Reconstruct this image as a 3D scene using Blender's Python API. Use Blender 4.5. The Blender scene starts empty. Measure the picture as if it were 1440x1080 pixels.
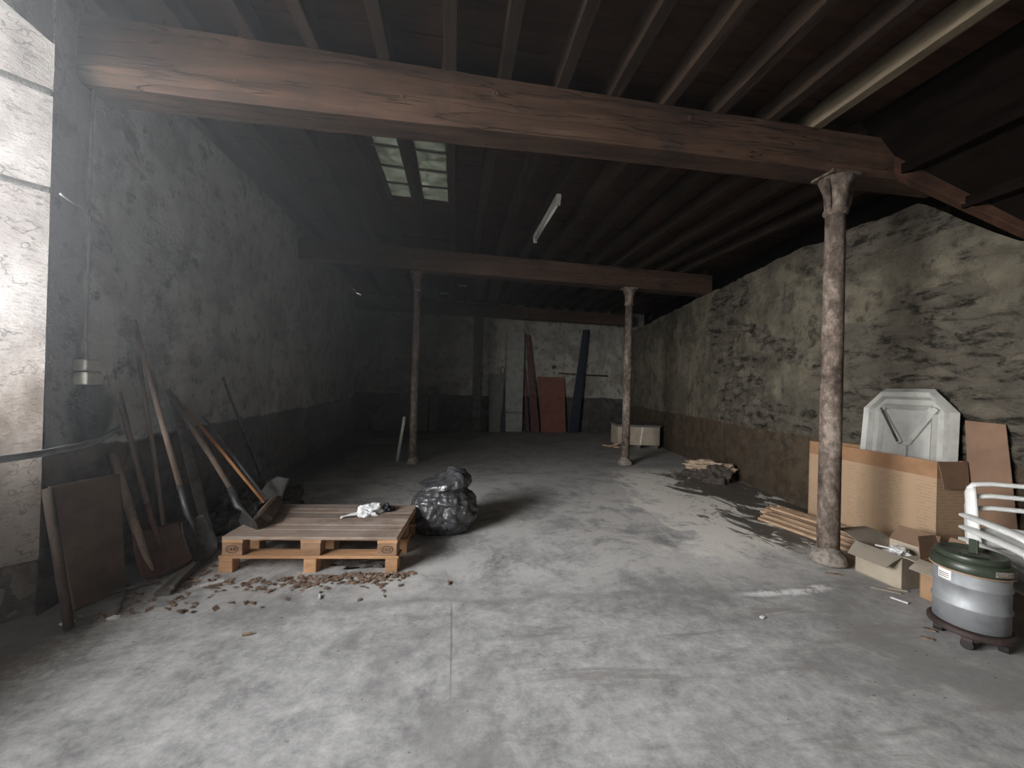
import bpy, bmesh, math, random
from mathutils import Vector as V, Matrix, noise as nz
random.seed(7)
SC = bpy.context.scene
COL = SC.collection
PI = math.pi

# ---------------------------------------------------------------- materials
class G:
    """small node-graph helper"""
    def __init__(s, name):
        s.m = bpy.data.materials.new(name); s.m.use_nodes = True
        s.t = s.m.node_tree; s.n = s.t.nodes; s.n.clear()
        s.o = s.n.new('ShaderNodeOutputMaterial')
        s.b = s.n.new('ShaderNodeBsdfPrincipled')
        s.t.links.new(s.b.outputs[0], s.o.inputs[0])
    def put(s, sock, v):
        if isinstance(v, bpy.types.NodeSocket): s.t.links.new(v, sock)
        elif isinstance(v, (tuple, list)) and len(v) == 3 and sock.type == 'RGBA': sock.default_value = (*v, 1)
        elif v is not None: sock.default_value = v
    def co(s, scale=(1, 1, 1), rnd=False):
        tc = s.n.new('ShaderNodeTexCoord'); mp = s.n.new('ShaderNodeMapping')
        s.t.links.new(tc.outputs['Object'], mp.inputs[0]); mp.inputs['Scale'].default_value = scale
        if rnd:
            oi = s.n.new('ShaderNodeObjectInfo'); mu = s.n.new('ShaderNodeMath'); mu.operation = 'MULTIPLY'
            s.t.links.new(oi.outputs['Random'], mu.inputs[0]); mu.inputs[1].default_value = 37
            s.t.links.new(mu.outputs[0], mp.inputs['Location'])
        return mp.outputs[0]
    def xyz(s, v=None):
        q = s.n.new('ShaderNodeSeparateXYZ'); s.t.links.new(v or s.co(), q.inputs[0]); return q.outputs
    def noise(s, scale=5, det=6, rough=.6, vec=None, dist=0):
        q = s.n.new('ShaderNodeTexNoise'); s.put(q.inputs['Vector'], vec or s.co())
        q.inputs['Scale'].default_value = scale; q.inputs['Detail'].default_value = det
        q.inputs['Roughness'].default_value = rough; q.inputs['Distortion'].default_value = dist
        return q.outputs['Fac']
    def voro(s, scale=5, vec=None, feat='F1', out='Distance'):
        q = s.n.new('ShaderNodeTexVoronoi'); q.feature = feat; s.put(q.inputs['Vector'], vec or s.co())
        q.inputs['Scale'].default_value = scale; return q.outputs[out]
    def math(s, op, a, b=None, clamp=False):
        q = s.n.new('ShaderNodeMath'); q.operation = op; q.use_clamp = clamp
        s.put(q.inputs[0], a); s.put(q.inputs[1], b); return q.outputs[0]
    def ss(s, v, a, b):     # smoothstep a..b
        q = s.n.new('ShaderNodeMapRange'); q.interpolation_type = 'SMOOTHSTEP'; s.put(q.inputs[0], v)
        lo, hi, f0, f1 = (a, b, 0., 1.) if a < b else (b, a, 1., 0.)
        q.inputs[1].default_value = lo; q.inputs[2].default_value = hi
        q.inputs[3].default_value = f0; q.inputs[4].default_value = f1; return q.outputs[0]
    def mix(s, a, b, f, mode='MIX'):
        q = s.n.new('ShaderNodeMix'); q.data_type = 'RGBA'; q.blend_type = mode
        s.put(q.inputs[0], f); s.put(q.inputs[6], a); s.put(q.inputs[7], b); return q.outputs[2]
    def ramp(s, f, *st):
        q = s.n.new('ShaderNodeValToRGB'); s.put(q.inputs[0], f); e = q.color_ramp.elements
        while len(e) < len(st): e.new(.5)
        for k, (p, c) in enumerate(st): e[k].position = p; e[k].color = (*c, 1)
        return q.outputs[0]
    def bump(s, h, strength=.5, dist=.02):
        q = s.n.new('ShaderNodeBump'); s.put(q.inputs['Height'], h)
        q.inputs['Strength'].default_value = strength; q.inputs['Distance'].default_value = dist
        s.t.links.new(q.outputs[0], s.b.inputs['Normal'])
    def end(s, color, rough=.8, metal=0., spec=.3):
        s.put(s.b.inputs['Base Color'], color); s.put(s.b.inputs['Roughness'], rough)
        s.b.inputs['Metallic'].default_value = metal; s.b.inputs['Specular IOR Level'].default_value = spec
        return s.m

def wood(name, dark, light, axis='x', rough=.75, grain=22, bump=.4, dust=None, spec=.12):
    g = G(name); sc = {'x': (.12, 1, 1), 'y': (1, .12, 1), 'z': (1, 1, .12)}[axis]
    c = g.co(sc, True)
    a = g.noise(grain, 7, .65, c, .6); b = g.noise(grain * .25, 4, .6, c, 1.2); p = g.noise(3, 4, .6, g.co((1, 1, 1), True))
    f = g.math('ADD', g.math('MULTIPLY', a, .6), g.math('MULTIPLY', b, .4))
    col = g.ramp(f, (.32, dark), (.66, light))
    col = g.mix(col, tuple(x * .55 for x in dark), g.math('MULTIPLY', g.ss(p, .5, .75), .6))
    if dust: col = g.mix(col, dust, g.math('MULTIPLY', g.ss(g.noise(5, 6, .7), .4, .65), .75))
    oi = g.n.new('ShaderNodeObjectInfo'); hs = g.n.new('ShaderNodeHueSaturation'); g.t.links.new(col, hs.inputs['Color'])
    g.t.links.new(g.math('ADD', g.math('MULTIPLY', oi.outputs['Random'], .5), .75), hs.inputs['Value']); col = hs.outputs[0]
    g.bump(f, bump, .012)
    return g.end(col, rough, 0, spec)

def plain(name, c, rough=.6, metal=0., spec=.4, var=.25, scale=12, c2=None, bump=0.):
    g = G(name); f = g.noise(scale, 6, .65, g.co((1, 1, 1), True))
    d = c2 or tuple(x * (1 - var) for x in c)
    col = g.mix(c, d, g.ss(f, .38, .66))
    if bump: g.bump(f, bump, .01)
    return g.end(col, rough, metal, spec)

M = {}
def m_beam():
    g = G('old_beam_wood'); c = g.co((.09, 1, 1), True)
    a = g.noise(26, 8, .7, c, .3); bb = g.noise(7, 5, .65, c, .5); p = g.noise(1.6, 6, .65, g.co((1, 1.5, 1.5), True), .4); k = g.noise(12, 3, .5, g.co((.05, 1, 1), True))
    f = g.math('ADD', g.math('MULTIPLY', a, .5), g.math('MULTIPLY', bb, .5))
    col = g.ramp(f, (.34, (.032, .018, .012)), (.5, (.075, .042, .027)), (.66, (.135, .078, .05)))
    col = g.mix(col, (.035, .024, .019), g.math('MULTIPLY', g.ss(p, .50, .66), .7))
    col = g.mix(col, (.18, .115, .08), g.math('MULTIPLY', g.ss(p, .42, .30), .45))
    crk = g.ss(g.math('ABSOLUTE', g.math('SUBTRACT', k, .5)), .012, .0)
    col = g.mix(col, (.012, .008, .006), g.math('MULTIPLY', crk, .8))
    g.bump(g.math('SUBTRACT', f, crk), .6, .012); return g.end(col, .8)
M['beam'] = m_beam()
M['joist'] = wood('joist_wood', (.018, .0115, .0085), (.055, .037, .026), 'y')
M['joist_pale'] = wood('pale_joist_wood', (.08, .064, .044), (.18, .145, .10), 'y')
M['boards'] = wood('roof_board_wood', (.018, .0095, .0065), (.078, .039, .025), 'x', grain=16)
M['blackened'] = wood('shaded_roof_boards', (.003, .0022, .002), (.009, .0065, .005), 'y', rough=1., grain=16, spec=0.)  # shade under the side roof and eaves put into a near-black colour
M['battenwood'] = wood('batten_wood', (.25, .16, .10), (.52, .37, .25), 'y', grain=30)
M['pallet_end'] = wood('pallet_wood', (.34, .18, .09), (.60, .36, .20), 'x', grain=18)
M['pallet_block'] = wood('weathered_block_wood', (.20, .115, .065), (.40, .25, .155), 'x', grain=18)
M['pallet_top'] = wood('weathered_pallet_wood', (.17, .12, .09), (.42, .32, .25), 'x', grain=18, dust=(.38, .325, .28))
M['handle'] = wood('tool_handle_wood', (.15, .11, .085), (.30, .23, .18), 'z', grain=26)
M['handle_orange'] = wood('new_broom_handle_wood', (.42, .19, .075), (.60, .30, .13), 'z', grain=20)
M['darkpost'] = wood('dark_post_wood', (.05, .037, .029), (.13, .095, .073), 'z', grain=20)
M['greywood'] = wood('grey_old_wood', (.09, .08, .072), (.22, .20, .18), 'y', grain=20)
M['brownboard'] = plain('brown_fibreboard', (.15, .095, .065), .85, var=.3, scale=6)
M['rust'] = plain('rusty_steel', (.12, .06, .04), .8, .2, var=.5, scale=18, c2=(.055, .04, .035), bump=.3)
M['rustbrown'] = plain('rust_brown_sheet', (.16, .085, .06), .8, .1, var=.4, scale=14, c2=(.10, .06, .045), bump=.2)
M['darkmetal'] = plain('dark_worn_steel', (.12, .115, .11), .5, .6, var=.5, scale=20)
M['greymetal'] = plain('grey_metal_tube', (.30, .31, .32), .45, .5, var=.3)
M['bristle'] = plain('brown_bristles', (.17, .11, .075), .9, var=.5, scale=60, bump=.6)
M['redbrown'] = plain('red_brown_painted_board', (.20, .075, .05), .7, var=.25, scale=7)
M['darkred'] = plain('dark_red_primer', (.13, .05, .05), .7, var=.4, scale=9)
M['navy'] = plain('navy_blue_paint', (.018, .022, .04), .5, var=.4, scale=9)
M['greypaint'] = plain('grey_green_paint', (.17, .18, .165), .7, var=.3, scale=6)
M['white_plastic'] = plain('white_plastic', (.72, .72, .70), .4, var=.12, scale=8)
M['table_plastic'] = plain('dirty_white_plastic', (.40, .395, .365), .45, var=.22, scale=6)
M['black_rubber'] = plain('black_rubber', (.025, .022, .02), .7, var=.3)
M['brownframe'] = plain('dark_brown_dolly', (.06, .04, .035), .6, var=.4)
M['green'] = plain('dark_green_enamel', (.04, .05, .034), .4, 0, .5, var=.3, scale=9)
M['paper'] = plain('white_paper', (.75, .74, .72), .8, var=.15, scale=20)
M['plaster_white'] = plain('old_white_plaster_lump', (.30, .26, .22), .95, var=.5, scale=25, bump=.8)
M['cloth_white'] = plain('white_cloth', (.78, .78, .78), .9, var=.15, scale=30, bump=.2)
M['cloth_dark'] = plain('dark_grey_cloth', (.05, .05, .055), .9, var=.3, scale=30)
M['tan_rag'] = plain('tan_canvas', (.42, .32, .22), .95, var=.4, scale=14, bump=.4)
M['dark_rag'] = plain('dark_brown_rag', (.075, .06, .05), .9, var=.4, scale=16, bump=.4)
M['leaf'] = plain('dry_leaf', (.30, .205, .145), .9, var=.6, scale=30, c2=(.12, .08, .058))
M['rubble'] = plain('dirt_and_rubble', (.11, .095, .085), .95, var=.6, scale=14, c2=(.04, .035, .03), bump=1.)
M['lamp_white'] = plain('white_enamel', (.62, .60, .55), .5, var=.15)
M['tube'] = plain('frosted_glass_tube', (.75, .74, .70), .25, var=.08)
M['boxwhite'] = plain('yellowed_white_plastic', (.55, .53, .45), .5, var=.2)
M['slab'] = plain('broken_grey_slab', (.20, .195, .185), .9, var=.4, scale=9, bump=.5)
M['cable'] = plain('pale_cable', (.35, .35, .35), .6)
M['blockpier'] = None

def m_bag():
    g = G('black_refuse_plastic'); c = g.co((1, 1, .6))
    h = g.math('ADD', g.noise(9, 5, .6, c, 1.5), g.math('MULTIPLY', g.voro(11, c), .7))
    g.bump(h, .7, .03); return g.end((.055, .055, .058), .25, 0, .9)
M['bag'] = m_bag()

def m_column(name):
    g = G(name); f = g.math('ADD', g.math('MULTIPLY', g.noise(4, 6, .7, g.co((1, 1, .5), True)), .45), g.math('MULTIPLY', g.noise(17, 7, .75, g.co((1, 1, .7), True)), .55)); d = g.noise(42, 5, .7)
    col = g.ramp(f, (.40, (.04, .029, .022)), (.50, (.125, .095, .076)), (.62, (.30, .25, .21)))
    col = g.mix(col, (.06, .045, .04), g.math('MULTIPLY', g.ss(d, .56, .7), .7))
    g.bump(g.math('ADD', f, g.math('MULTIPLY', d, .4)), .5, .012); return g.end(col, .8)
M['column'] = m_column('flaking_column_paint')

def m_galv():
    g = G('galvanised_steel'); f = g.noise(5, 5, .6)
    col = g.mix((.37, .38, .39), (.25, .26, .27), g.ss(f, .4, .65))
    return g.end(col, g.math('ADD', g.math('MULTIPLY', f, .3), .48), .6)
M['galv'] = m_galv()

def m_card(name, c, printed=False):
    g = G(name); f = g.noise(5, 5, .6, g.co((1, 1, 1), True))
    col = g.mix(c, tuple(x * .78 for x in c), g.ss(f, .35, .7))
    if printed:   # faint columns of printed lines on the long front face
        x, y, z = g.xyz()
        lines = g.math('LESS_THAN', g.math('FRACT', g.math('MULTIPLY', z, 38)), .35)
        colm = g.math('LESS_THAN', g.math('FRACT', g.math('ADD', g.math('MULTIPLY', y, 3.2), .15)), .62)
        brk = g.ss(g.noise(16, 2, .5, g.co((1, 2, 2.4))), .45, .5)
        zone = g.math('MULTIPLY', g.ss(z, .16, .17), g.ss(z, .70, .69))
        pale = g.math('MULTIPLY', g.ss(z, .735, .73), .75)
        col = g.mix(col, (.40, .29, .19), pale)
        pr = g.math('MULTIPLY', g.math('MULTIPLY', lines, colm), g.math('MULTIPLY', brk, zone))
        col = g.mix(col, (.24, .16, .10), g.math('MULTIPLY', pr, .55))
    return g.end(col, .85, 0, .2)
M['card'] = m_card('brown_cardboard', (.33, .205, .12))
M['card_print'] = m_card('printed_brown_cardboard', (.31, .175, .095), True)
M['card_pale'] = m_card('pale_dusty_cardboard', (.40, .34, .265))
M['card_grey'] = m_card('grey_inner_cardboard', (.26, .225, .18))
M['card_dull'] = m_card('dull_brown_cardboard', (.20, .125, .083))

def m_floor():
    g = G('old_concrete_floor'); x, y, z = g.xyz()
    n1 = g.noise(.9, 8, .65, dist=.3); n2 = g.math('ADD', g.math('MULTIPLY', g.noise(4.0, 10, .78, g.co((1, 1.2, 1)), .25), .62), g.math('MULTIPLY', g.noise(17, 8, .78), .38)); n3 = g.noise(55, 5, .75)
    col = g.ramp(n2, (.36, (.22, .215, .205)), (.5, (.43, .425, .405)), (.62, (.62, .61, .58)))
    col = g.mix(col, (.22, .212, .20), g.math('MULTIPLY', g.ss(n1, .48, .62), .65))
    # upper slab (beyond the step): pale lime bloom
    bl = g.math('MULTIPLY', g.ss(g.noise(1.5, 10, .75, dist=.3), .43, .55), g.math('MULTIPLY', g.ss(y, 2.5, 3.0), g.ss(y, 7.5, 5.2)))
    col = g.mix(col, (.66, .645, .61), g.math('MULTIPLY', bl, .8))
    # colour darkens towards the back of the shed
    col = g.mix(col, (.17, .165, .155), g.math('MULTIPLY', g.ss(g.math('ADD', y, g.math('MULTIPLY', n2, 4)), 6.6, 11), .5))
    # swirling sweep marks on the near slab
    ang = g.noise(1, 1, .5, g.co((.35, .35, 1)))
    wv = g.noise(2.4, 8, .7, g.co((.5, 2.6, 1)), .5)
    sw = g.math('MULTIPLY', g.ss(wv, .5, .66), g.math('MULTIPLY', g.ss(y, 2.75, 2.3), g.ss(x, -.2, .5)))
    col = g.mix(col, (.25, .23, .21), g.math('MULTIPLY', sw, .7))
    # step line between the two slabs and the joint in the near one
    wob = g.math('MULTIPLY', g.math('SUBTRACT', g.noise(2.2, 5, .6), .5), .28)
    dy = g.math('ABSOLUTE', g.math('SUBTRACT', g.math('ADD', y, wob), g.math('ADD', 2.6, g.math('MULTIPLY', x, -.02))))
    st = g.math('MULTIPLY', g.ss(dy, .06, .0), g.ss(x, -1.3, -.6))
    col = g.mix(col, (.24, .225, .21), g.math('MULTIPLY', st, .45))
    lt = g.ss(g.math('ADD', x, g.math('MULTIPLY', g.math('SUBTRACT', n1, .5), 2.5)), 1.8, 3.2)
    col = g.mix(col, (.27, .26, .245), g.math('MULTIPLY', g.math('MULTIPLY', lt, g.ss(y, 2.9, 2.3)), .6))
    wl = g.math('MULTIPLY', g.ss(g.math('ABSOLUTE', g.math('SUBTRACT', g.math('ADD', y, wob), 2.52)), .055, .01),
                g.math('MULTIPLY', g.ss(x, 1.95, 2.15), g.ss(x, 2.85, 2.6)))
    col = g.mix(col, (.92, .91, .89), g.math('MULTIPLY', wl, g.ss(n2, .42, .52)))
    jx = g.math('ABSOLUTE', g.math('SUBTRACT', g.math('ADD', x, g.math('MULTIPLY', g.math('SUBTRACT', n2, .5), .01)), .026))
    jn = g.math('MULTIPLY', g.ss(jx, .008, .002), g.math('MULTIPLY', g.ss(y, 2.6, 2.5), g.ss(y, 1.6, 2.3)))
    col = g.mix(col, (.22, .21, .20), g.math('MULTIPLY', jn, .6))
    # damp stain running out of the right-hand wall
    nn = g.math('SUBTRACT', g.noise(2.1, 7, .68, g.co((1, .6, 1)), 1.0), .5)
    line = g.math('ADD', 2.90, g.math('MULTIPLY', g.math('MAXIMUM', g.math('SUBTRACT', y, 3.3), 0), .20))
    edge = g.math('ADD', g.math('SUBTRACT', x, line), g.math('MULTIPLY', nn, 2.6))
    yr = g.math('MULTIPLY', g.ss(g.math('ADD', y, nn), 2.95, 3.3), g.ss(y, 6.8, 6.0))
    wet = g.math('MULTIPLY', g.ss(edge, -.03, .09), yr)
    holes = g.ss(g.noise(3.2, 6, .7, g.co((1, .5, 1)), .6), .60, .53)
    wet = g.math('MULTIPLY', wet, holes)
    halo = g.math('MULTIPLY', g.ss(edge, -1.0, -.6), g.ss(g.math('ADD', y, nn), 2.9, 3.3)); halo = g.math('MULTIPLY', halo, g.ss(y, 6.9, 6.0))
    col = g.mix(col, (.90, .86, .78), g.math('MULTIPLY', halo, g.math('MULTIPLY', g.ss(n2, .41, .48), .95)))
    col = g.mix(col, (.075, .066, .055), g.math('MULTIPLY', wet, .95))
    col = g.mix(col, (.20, .19, .18), g.math('MULTIPLY', g.ss(n3, .55, .68), .35)); col = g.mix(col, (.66, .65, .62), g.math('MULTIPLY', g.ss(n3, .40, .30), .25))
    fl = g.ss(g.voro(9, g.co((1, 1.7, 1))), .09, .05)
    col = g.mix(col, (.10, .09, .08), g.math('MULTIPLY', fl, g.math('MULTIPLY', g.ss(n1, .45, .55), .8)))
    # dirt along the left wall, dark specks
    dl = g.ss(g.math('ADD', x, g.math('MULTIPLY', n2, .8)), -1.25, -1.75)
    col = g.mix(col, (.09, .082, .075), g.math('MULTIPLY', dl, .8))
    sp = g.ss(g.noise(14, 4, .6, g.co((1, 1.8, 1))), .68, .74)
    col = g.mix(col, (.12, .11, .10), g.math('MULTIPLY', sp, .6))
    h = g.math('ADD', g.math('MULTIPLY', n2, .7), g.math('MULTIPLY', n3, .25))
    h = g.math('SUBTRACT', h, g.math('ADD', g.math('MULTIPLY', jn, .5), g.math('MULTIPLY', st, .3)))
    g.bump(h, .22, .015)
    ro = g.math('SUBTRACT', .86, g.math('MULTIPLY', wet, .35))
    return g.end(col, ro, 0, .3)
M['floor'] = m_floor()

def m_wall(name, hi, lo, dado_z, dado_c, stone=None, sootx=False):
    g = G(name); x, y, z = g.xyz()
    n1 = g.noise(1.3, 7, .62, dist=.7); n2 = g.noise(6, 8, .7); n3 = g.noise(28, 6, .7)
    col = g.mix(lo, hi, g.ss(n1, .36, .62))
    col = g.mix(col, tuple(c * .38 for c in lo), g.math('MULTIPLY', g.ss(n2, .52, .66), .8))
    n4 = g.noise(2.6, 7, .7, g.co((1, .8, 1.3)))
    col = g.mix(col, tuple(c * .55 for c in lo), g.math('MULTIPLY', g.ss(n4, .52, .64), .55))
    col = g.mix(col, tuple(min(1, c * 1.25) for c in hi), g.math('MULTIPLY', g.ss(n3, .58, .72), .35))
    run = g.noise(4, 5, .6, g.co((1, 1, .10)))
    col = g.mix(col, tuple(c * .5 for c in lo), g.math('MULTIPLY', g.ss(run, .54, .70), .45))
    hgt = g.math('ADD', g.math('MULTIPLY', n2, .6), g.math('MULTIPLY', n3, .3))
    if stone:
        at = g.n.new('ShaderNodeAttribute'); at.attribute_name = 'stone_mask'; mk = at.outputs['Fac']
        at2 = g.n.new('ShaderNodeAttribute'); at2.attribute_name = 'stone_tone'; tone = at2.outputs['Fac']
        h1 = g.noise(6, 9, .74, g.co((1, .6, 1.7)), .4)
        scol = g.mix(stone[0], stone[1], tone); scol = g.mix(scol, stone[2], g.ss(h1, .46, .62))
        scol = g.mix(scol, (.02, .018, .014), g.math('MULTIPLY', g.ss(h1, .54, .64), .85))
        col = g.mix(col, scol, g.ss(g.math('ADD', mk, g.math('MULTIPLY', g.math('SUBTRACT', n2, .5), .5)), .38, .62))
        hgt = g.math('ADD', hgt, g.math('MULTIPLY', h1, -.5))
    if sootx:      # smooth dark patch next to the doorway, soot-stained hollow below the socket box
        p = g.ss(g.math('ADD', y, g.math('MULTIPLY', g.math('SUBTRACT', n2, .5), .2)), 2.96, 2.9)
        col = g.mix(col, (.20, .20, .205), g.math('MULTIPLY', p, .7))
        q = g.math('ADD', g.math('POWER', g.math('SUBTRACT', y, 2.98), 2.), g.math('POWER', g.math('MULTIPLY', g.math('SUBTRACT', z, 1.15), .8), 2.))
        q = g.ss(g.math('ADD', q, g.math('MULTIPLY', g.math('SUBTRACT', n2, .5), .03)), .045, .02)
        col = g.mix(col, (.03, .03, .03), g.math('MULTIPLY', q, .85))
    e = g.math('ADD', z, g.math('ADD', g.math('MULTIPLY', g.math('SUBTRACT', n2, .5), .16), g.math('MULTIPLY', g.math('SUBTRACT', n1, .5), .12)))
    dz = g.ss(e, dado_z + .012, dado_z - .012)
    dc = g.mix(dado_c, tuple(c * .6 for c in dado_c), g.ss(n2, .4, .66))
    dc = g.mix(dc, tuple(c * .7 for c in lo), g.math('MULTIPLY', g.ss(n1, .54, .66), .4))
    col = g.mix(col, dc, dz)
    g.bump(hgt, 1., .075 if stone else .045)
    return g.end(col, .92, 0, .15)
M['wall_left'] = m_wall('left_wall_plaster', (.66, .655, .63), (.44, .435, .42), .93, (.17, .135, .11), sootx=True)
M['wall_right'] = m_wall('right_wall_rubble', (.215, .19, .14), (.115, .102, .078), .88, (.105, .078, .053),
                         ((.085, .074, .058), (.165, .145, .113), (.042, .037, .031)))
M['wall_back'] = m_wall('back_wall_plaster', (.40, .385, .34), (.25, .235, .20), 1.08, (.075, .07, .065))
M['wall_plain'] = m_wall('front_wall_plaster', (.34, .33, .31), (.24, .23, .21), .5, (.16, .14, .12))
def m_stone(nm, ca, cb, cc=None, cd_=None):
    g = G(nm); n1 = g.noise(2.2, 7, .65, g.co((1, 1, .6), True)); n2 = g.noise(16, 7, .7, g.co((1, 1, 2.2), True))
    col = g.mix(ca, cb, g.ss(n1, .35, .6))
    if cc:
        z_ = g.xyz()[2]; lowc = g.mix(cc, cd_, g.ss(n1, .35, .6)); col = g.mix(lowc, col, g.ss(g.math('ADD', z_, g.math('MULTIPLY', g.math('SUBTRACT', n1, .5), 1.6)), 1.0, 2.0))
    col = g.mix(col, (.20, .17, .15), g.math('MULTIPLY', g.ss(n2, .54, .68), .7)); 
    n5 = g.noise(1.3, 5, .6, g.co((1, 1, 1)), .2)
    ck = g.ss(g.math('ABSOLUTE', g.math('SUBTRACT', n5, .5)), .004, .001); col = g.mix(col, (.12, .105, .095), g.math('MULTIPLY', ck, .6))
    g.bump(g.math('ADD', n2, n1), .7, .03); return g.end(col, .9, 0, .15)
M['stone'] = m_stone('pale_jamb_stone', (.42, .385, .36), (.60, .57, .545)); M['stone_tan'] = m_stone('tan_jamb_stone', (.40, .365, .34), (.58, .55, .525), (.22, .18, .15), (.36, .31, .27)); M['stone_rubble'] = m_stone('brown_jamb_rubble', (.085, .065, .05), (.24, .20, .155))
def m_pier():
    g = G('pale_block_pier'); x, y, z = g.xyz(); n = g.noise(6, 6, .65)
    col = g.mix((.34, .35, .32), (.25, .255, .235), g.ss(n, .4, .65))
    jt = g.ss(g.math('ABSOLUTE', g.math('SUBTRACT', g.math('FRACT', g.math('MULTIPLY', z, 1.6)), .5)), .485, .497)
    col = g.mix(col, (.12, .12, .11), g.math('MULTIPLY', jt, .6)); g.bump(n, .4, .02); return g.end(col, .9, 0, .2)
M['blockpier'] = m_pier()
def m_pane():
    g = G('mossy_skylight_glass'); n = g.noise(7, 7, .7, g.co((1, 1, 1)), .6)
    tr = g.n.new('ShaderNodeBsdfTranslucent'); gl = g.n.new('ShaderNodeBsdfGlossy'); mx = g.n.new('ShaderNodeMixShader')
    g.t.links.new(g.ramp(n, (.3, (.03, .034, .024)), (.55, (.085, .088, .075)), (.72, (.13, .13, .11))), tr.inputs[0])
    gl.inputs[1].default_value = .25; gl.inputs[0].default_value = (.5, .5, .5, 1); mx.inputs[0].default_value = .04
    g.t.links.new(tr.outputs[0], mx.inputs[1]); g.t.links.new(gl.outputs[0], mx.inputs[2]); g.t.links.new(mx.outputs[0], g.o.inputs[0])
    return g.m
M['pane'] = m_pane()
M['yard'] = plain('yard_gravel', (.36, .35, .33), .95, var=.3, scale=6)

# ---------------------------------------------------------------- mesh building
class B:
    def __init__(s): s.bm = bmesh.new()
    def face(s, vs):
        try: return s.bm.faces.new(vs)
        except ValueError: return None
    def hexa(s, p):           # 8 points: bottom ring 0-3, top ring 4-7
        v = [s.bm.verts.new(q) for q in p]
        for f in ((3, 2, 1, 0), (4, 5, 6, 7), (0, 1, 5, 4), (1, 2, 6, 5), (2, 3, 7, 6), (3, 0, 4, 7)): s.face([v[i] for i in f])
        return s
    def box(s, c, d, rz=0, mat=None):
        m = mat or (Matrix.Translation(V(c)) @ Matrix.Rotation(rz, 4, 'Z')); x, y, z = (k / 2 for k in d)
        return s.hexa([m @ V(q) for q in ((-x, -y, -z), (x, -y, -z), (x, y, -z), (-x, y, -z), (-x, -y, z), (x, -y, z), (x, y, z), (-x, y, z))])
    def bar(s, a, b, w, h, up=(0, 0, 1)):   # rectangular stick from a to b: w across, h along up
        a, b = V(a), V(b); d = (b - a).normalized(); u = V(up); u = (u - d * u.dot(d)).normalized(); r = d.cross(u)
        P = []
        for q in (a, b): P += [q - r * w / 2 - u * h / 2, q + r * w / 2 - u * h / 2, q + r * w / 2 + u * h / 2, q - r * w / 2 + u * h / 2]
        return s.hexa(P)
    def tube(s, pts, r, seg=10, cap=True, flat=1.):
        pts = [V(p) for p in pts]; n = len(pts); rs = r if isinstance(r, (list, tuple)) else [r] * n
        rings = []; u = None
        for i, p in enumerate(pts):
            d = (pts[min(i + 1, n - 1)] - pts[max(i - 1, 0)]).normalized()
            if u is None: u = V((0, 0, 1)) if abs(d.z) < .9 else V((1, 0, 0))
            u = (u - d * u.dot(d)).normalized(); w = d.cross(u)
            rings.append([s.bm.verts.new(p + (u * math.cos(t) * flat + w * math.sin(t)) * rs[i]) for t in (2 * PI * k / seg for k in range(seg))])
        for a, b in zip(rings, rings[1:]):
            for k in range(seg): s.face([a[k], a[(k + 1) % seg], b[(k + 1) % seg], b[k]])
        if cap: s.face(rings[0][::-1]); s.face(rings[-1])
        return s
    def lathe(s, prof, c=(0, 0, 0), seg=32, fn=None, cap=True):
        rings = []
        for r, z in prof:
            R = []
            for k in range(seg):
                t = 2 * PI * k / seg; q = V((r * math.cos(t), r * math.sin(t), z))
                if fn: q = fn(q)
                R.append(s.bm.verts.new(q + V(c)))
            rings.append(R)
        for a, b in zip(rings, rings[1:]):
            for k in range(seg): s.face([a[k], a[(k + 1) % seg], b[(k + 1) % seg], b[k]])
        if cap: s.face(rings[0][::-1]); s.face(rings[-1])
        return s
    def prism(s, poly, th, m=None):   # poly in the local xz plane, thickness along y
        m = m or Matrix(); n = len(poly)
        a = [s.bm.verts.new(m @ V((x, -th / 2, z))) for x, z in poly]; b = [s.bm.verts.new(m @ V((x, th / 2, z))) for x, z in poly]
        s.face(a); s.face(b[::-1])
        for k in range(n): s.face([a[k], b[k], b[(k + 1) % n], a[(k + 1) % n]])
        return s
    def grid(s, nu, nv, fn):
        g = [[s.bm.verts.new(fn(i / nu, j / nv)) for i in range(nu + 1)] for j in range(nv + 1)]
        for j in range(nv):
            for i in range(nu): s.face([g[j][i], g[j][i + 1], g[j + 1][i + 1], g[j + 1][i]])
        return s
    def blob(s, c, d, fn, sub=4):
        m = bmesh.ops.create_icosphere(s.bm, subdivisions=sub, radius=1.)
        for v in m['verts']: v.co = V(c) + fn(V(v.co), V(d))
        return s

def fin(name, b, mat, parent=None, smooth=False, bevel=0, solid=0, seg=2, world=False):
    bm = b.bm; bmesh.ops.recalc_face_normals(bm, faces=bm.faces[:]) if not solid else None
    if parent is not None:
        off = V(parent['_loc'])
    elif world: off = V((0, 0, 0))
    else:
        xs = [v.co for v in bm.verts]
        off = V(((min(v.x for v in xs) + max(v.x for v in xs)) / 2, (min(v.y for v in xs) + max(v.y for v in xs)) / 2, min(v.z for v in xs)))
    bmesh.ops.translate(bm, verts=bm.verts[:], vec=-off)
    me = bpy.data.meshes.new(name); bm.to_mesh(me); bm.free()
    me.materials.append(M[mat])
    if smooth:
        for p in me.polygons: p.use_smooth = True
    o = bpy.data.objects.new(name, me); COL.objects.link(o)
    o['_loc'] = off[:]
    if parent is not None: o.parent = parent
    else: o.location = off
    if bevel:
        q = o.modifiers.new('bevel', 'BEVEL'); q.width = bevel; q.segments = seg; q.limit_method = 'ANGLE'
    if solid:
        q = o.modifiers.new('solid', 'SOLIDIFY'); q.thickness = solid; q.offset = -1
    return o
def tag(o, label, cat, group=None, kind=None):
    o['label'] = label; o['category'] = cat
    if group: o['group'] = group
    if kind: o['kind'] = kind
    return o
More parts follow.
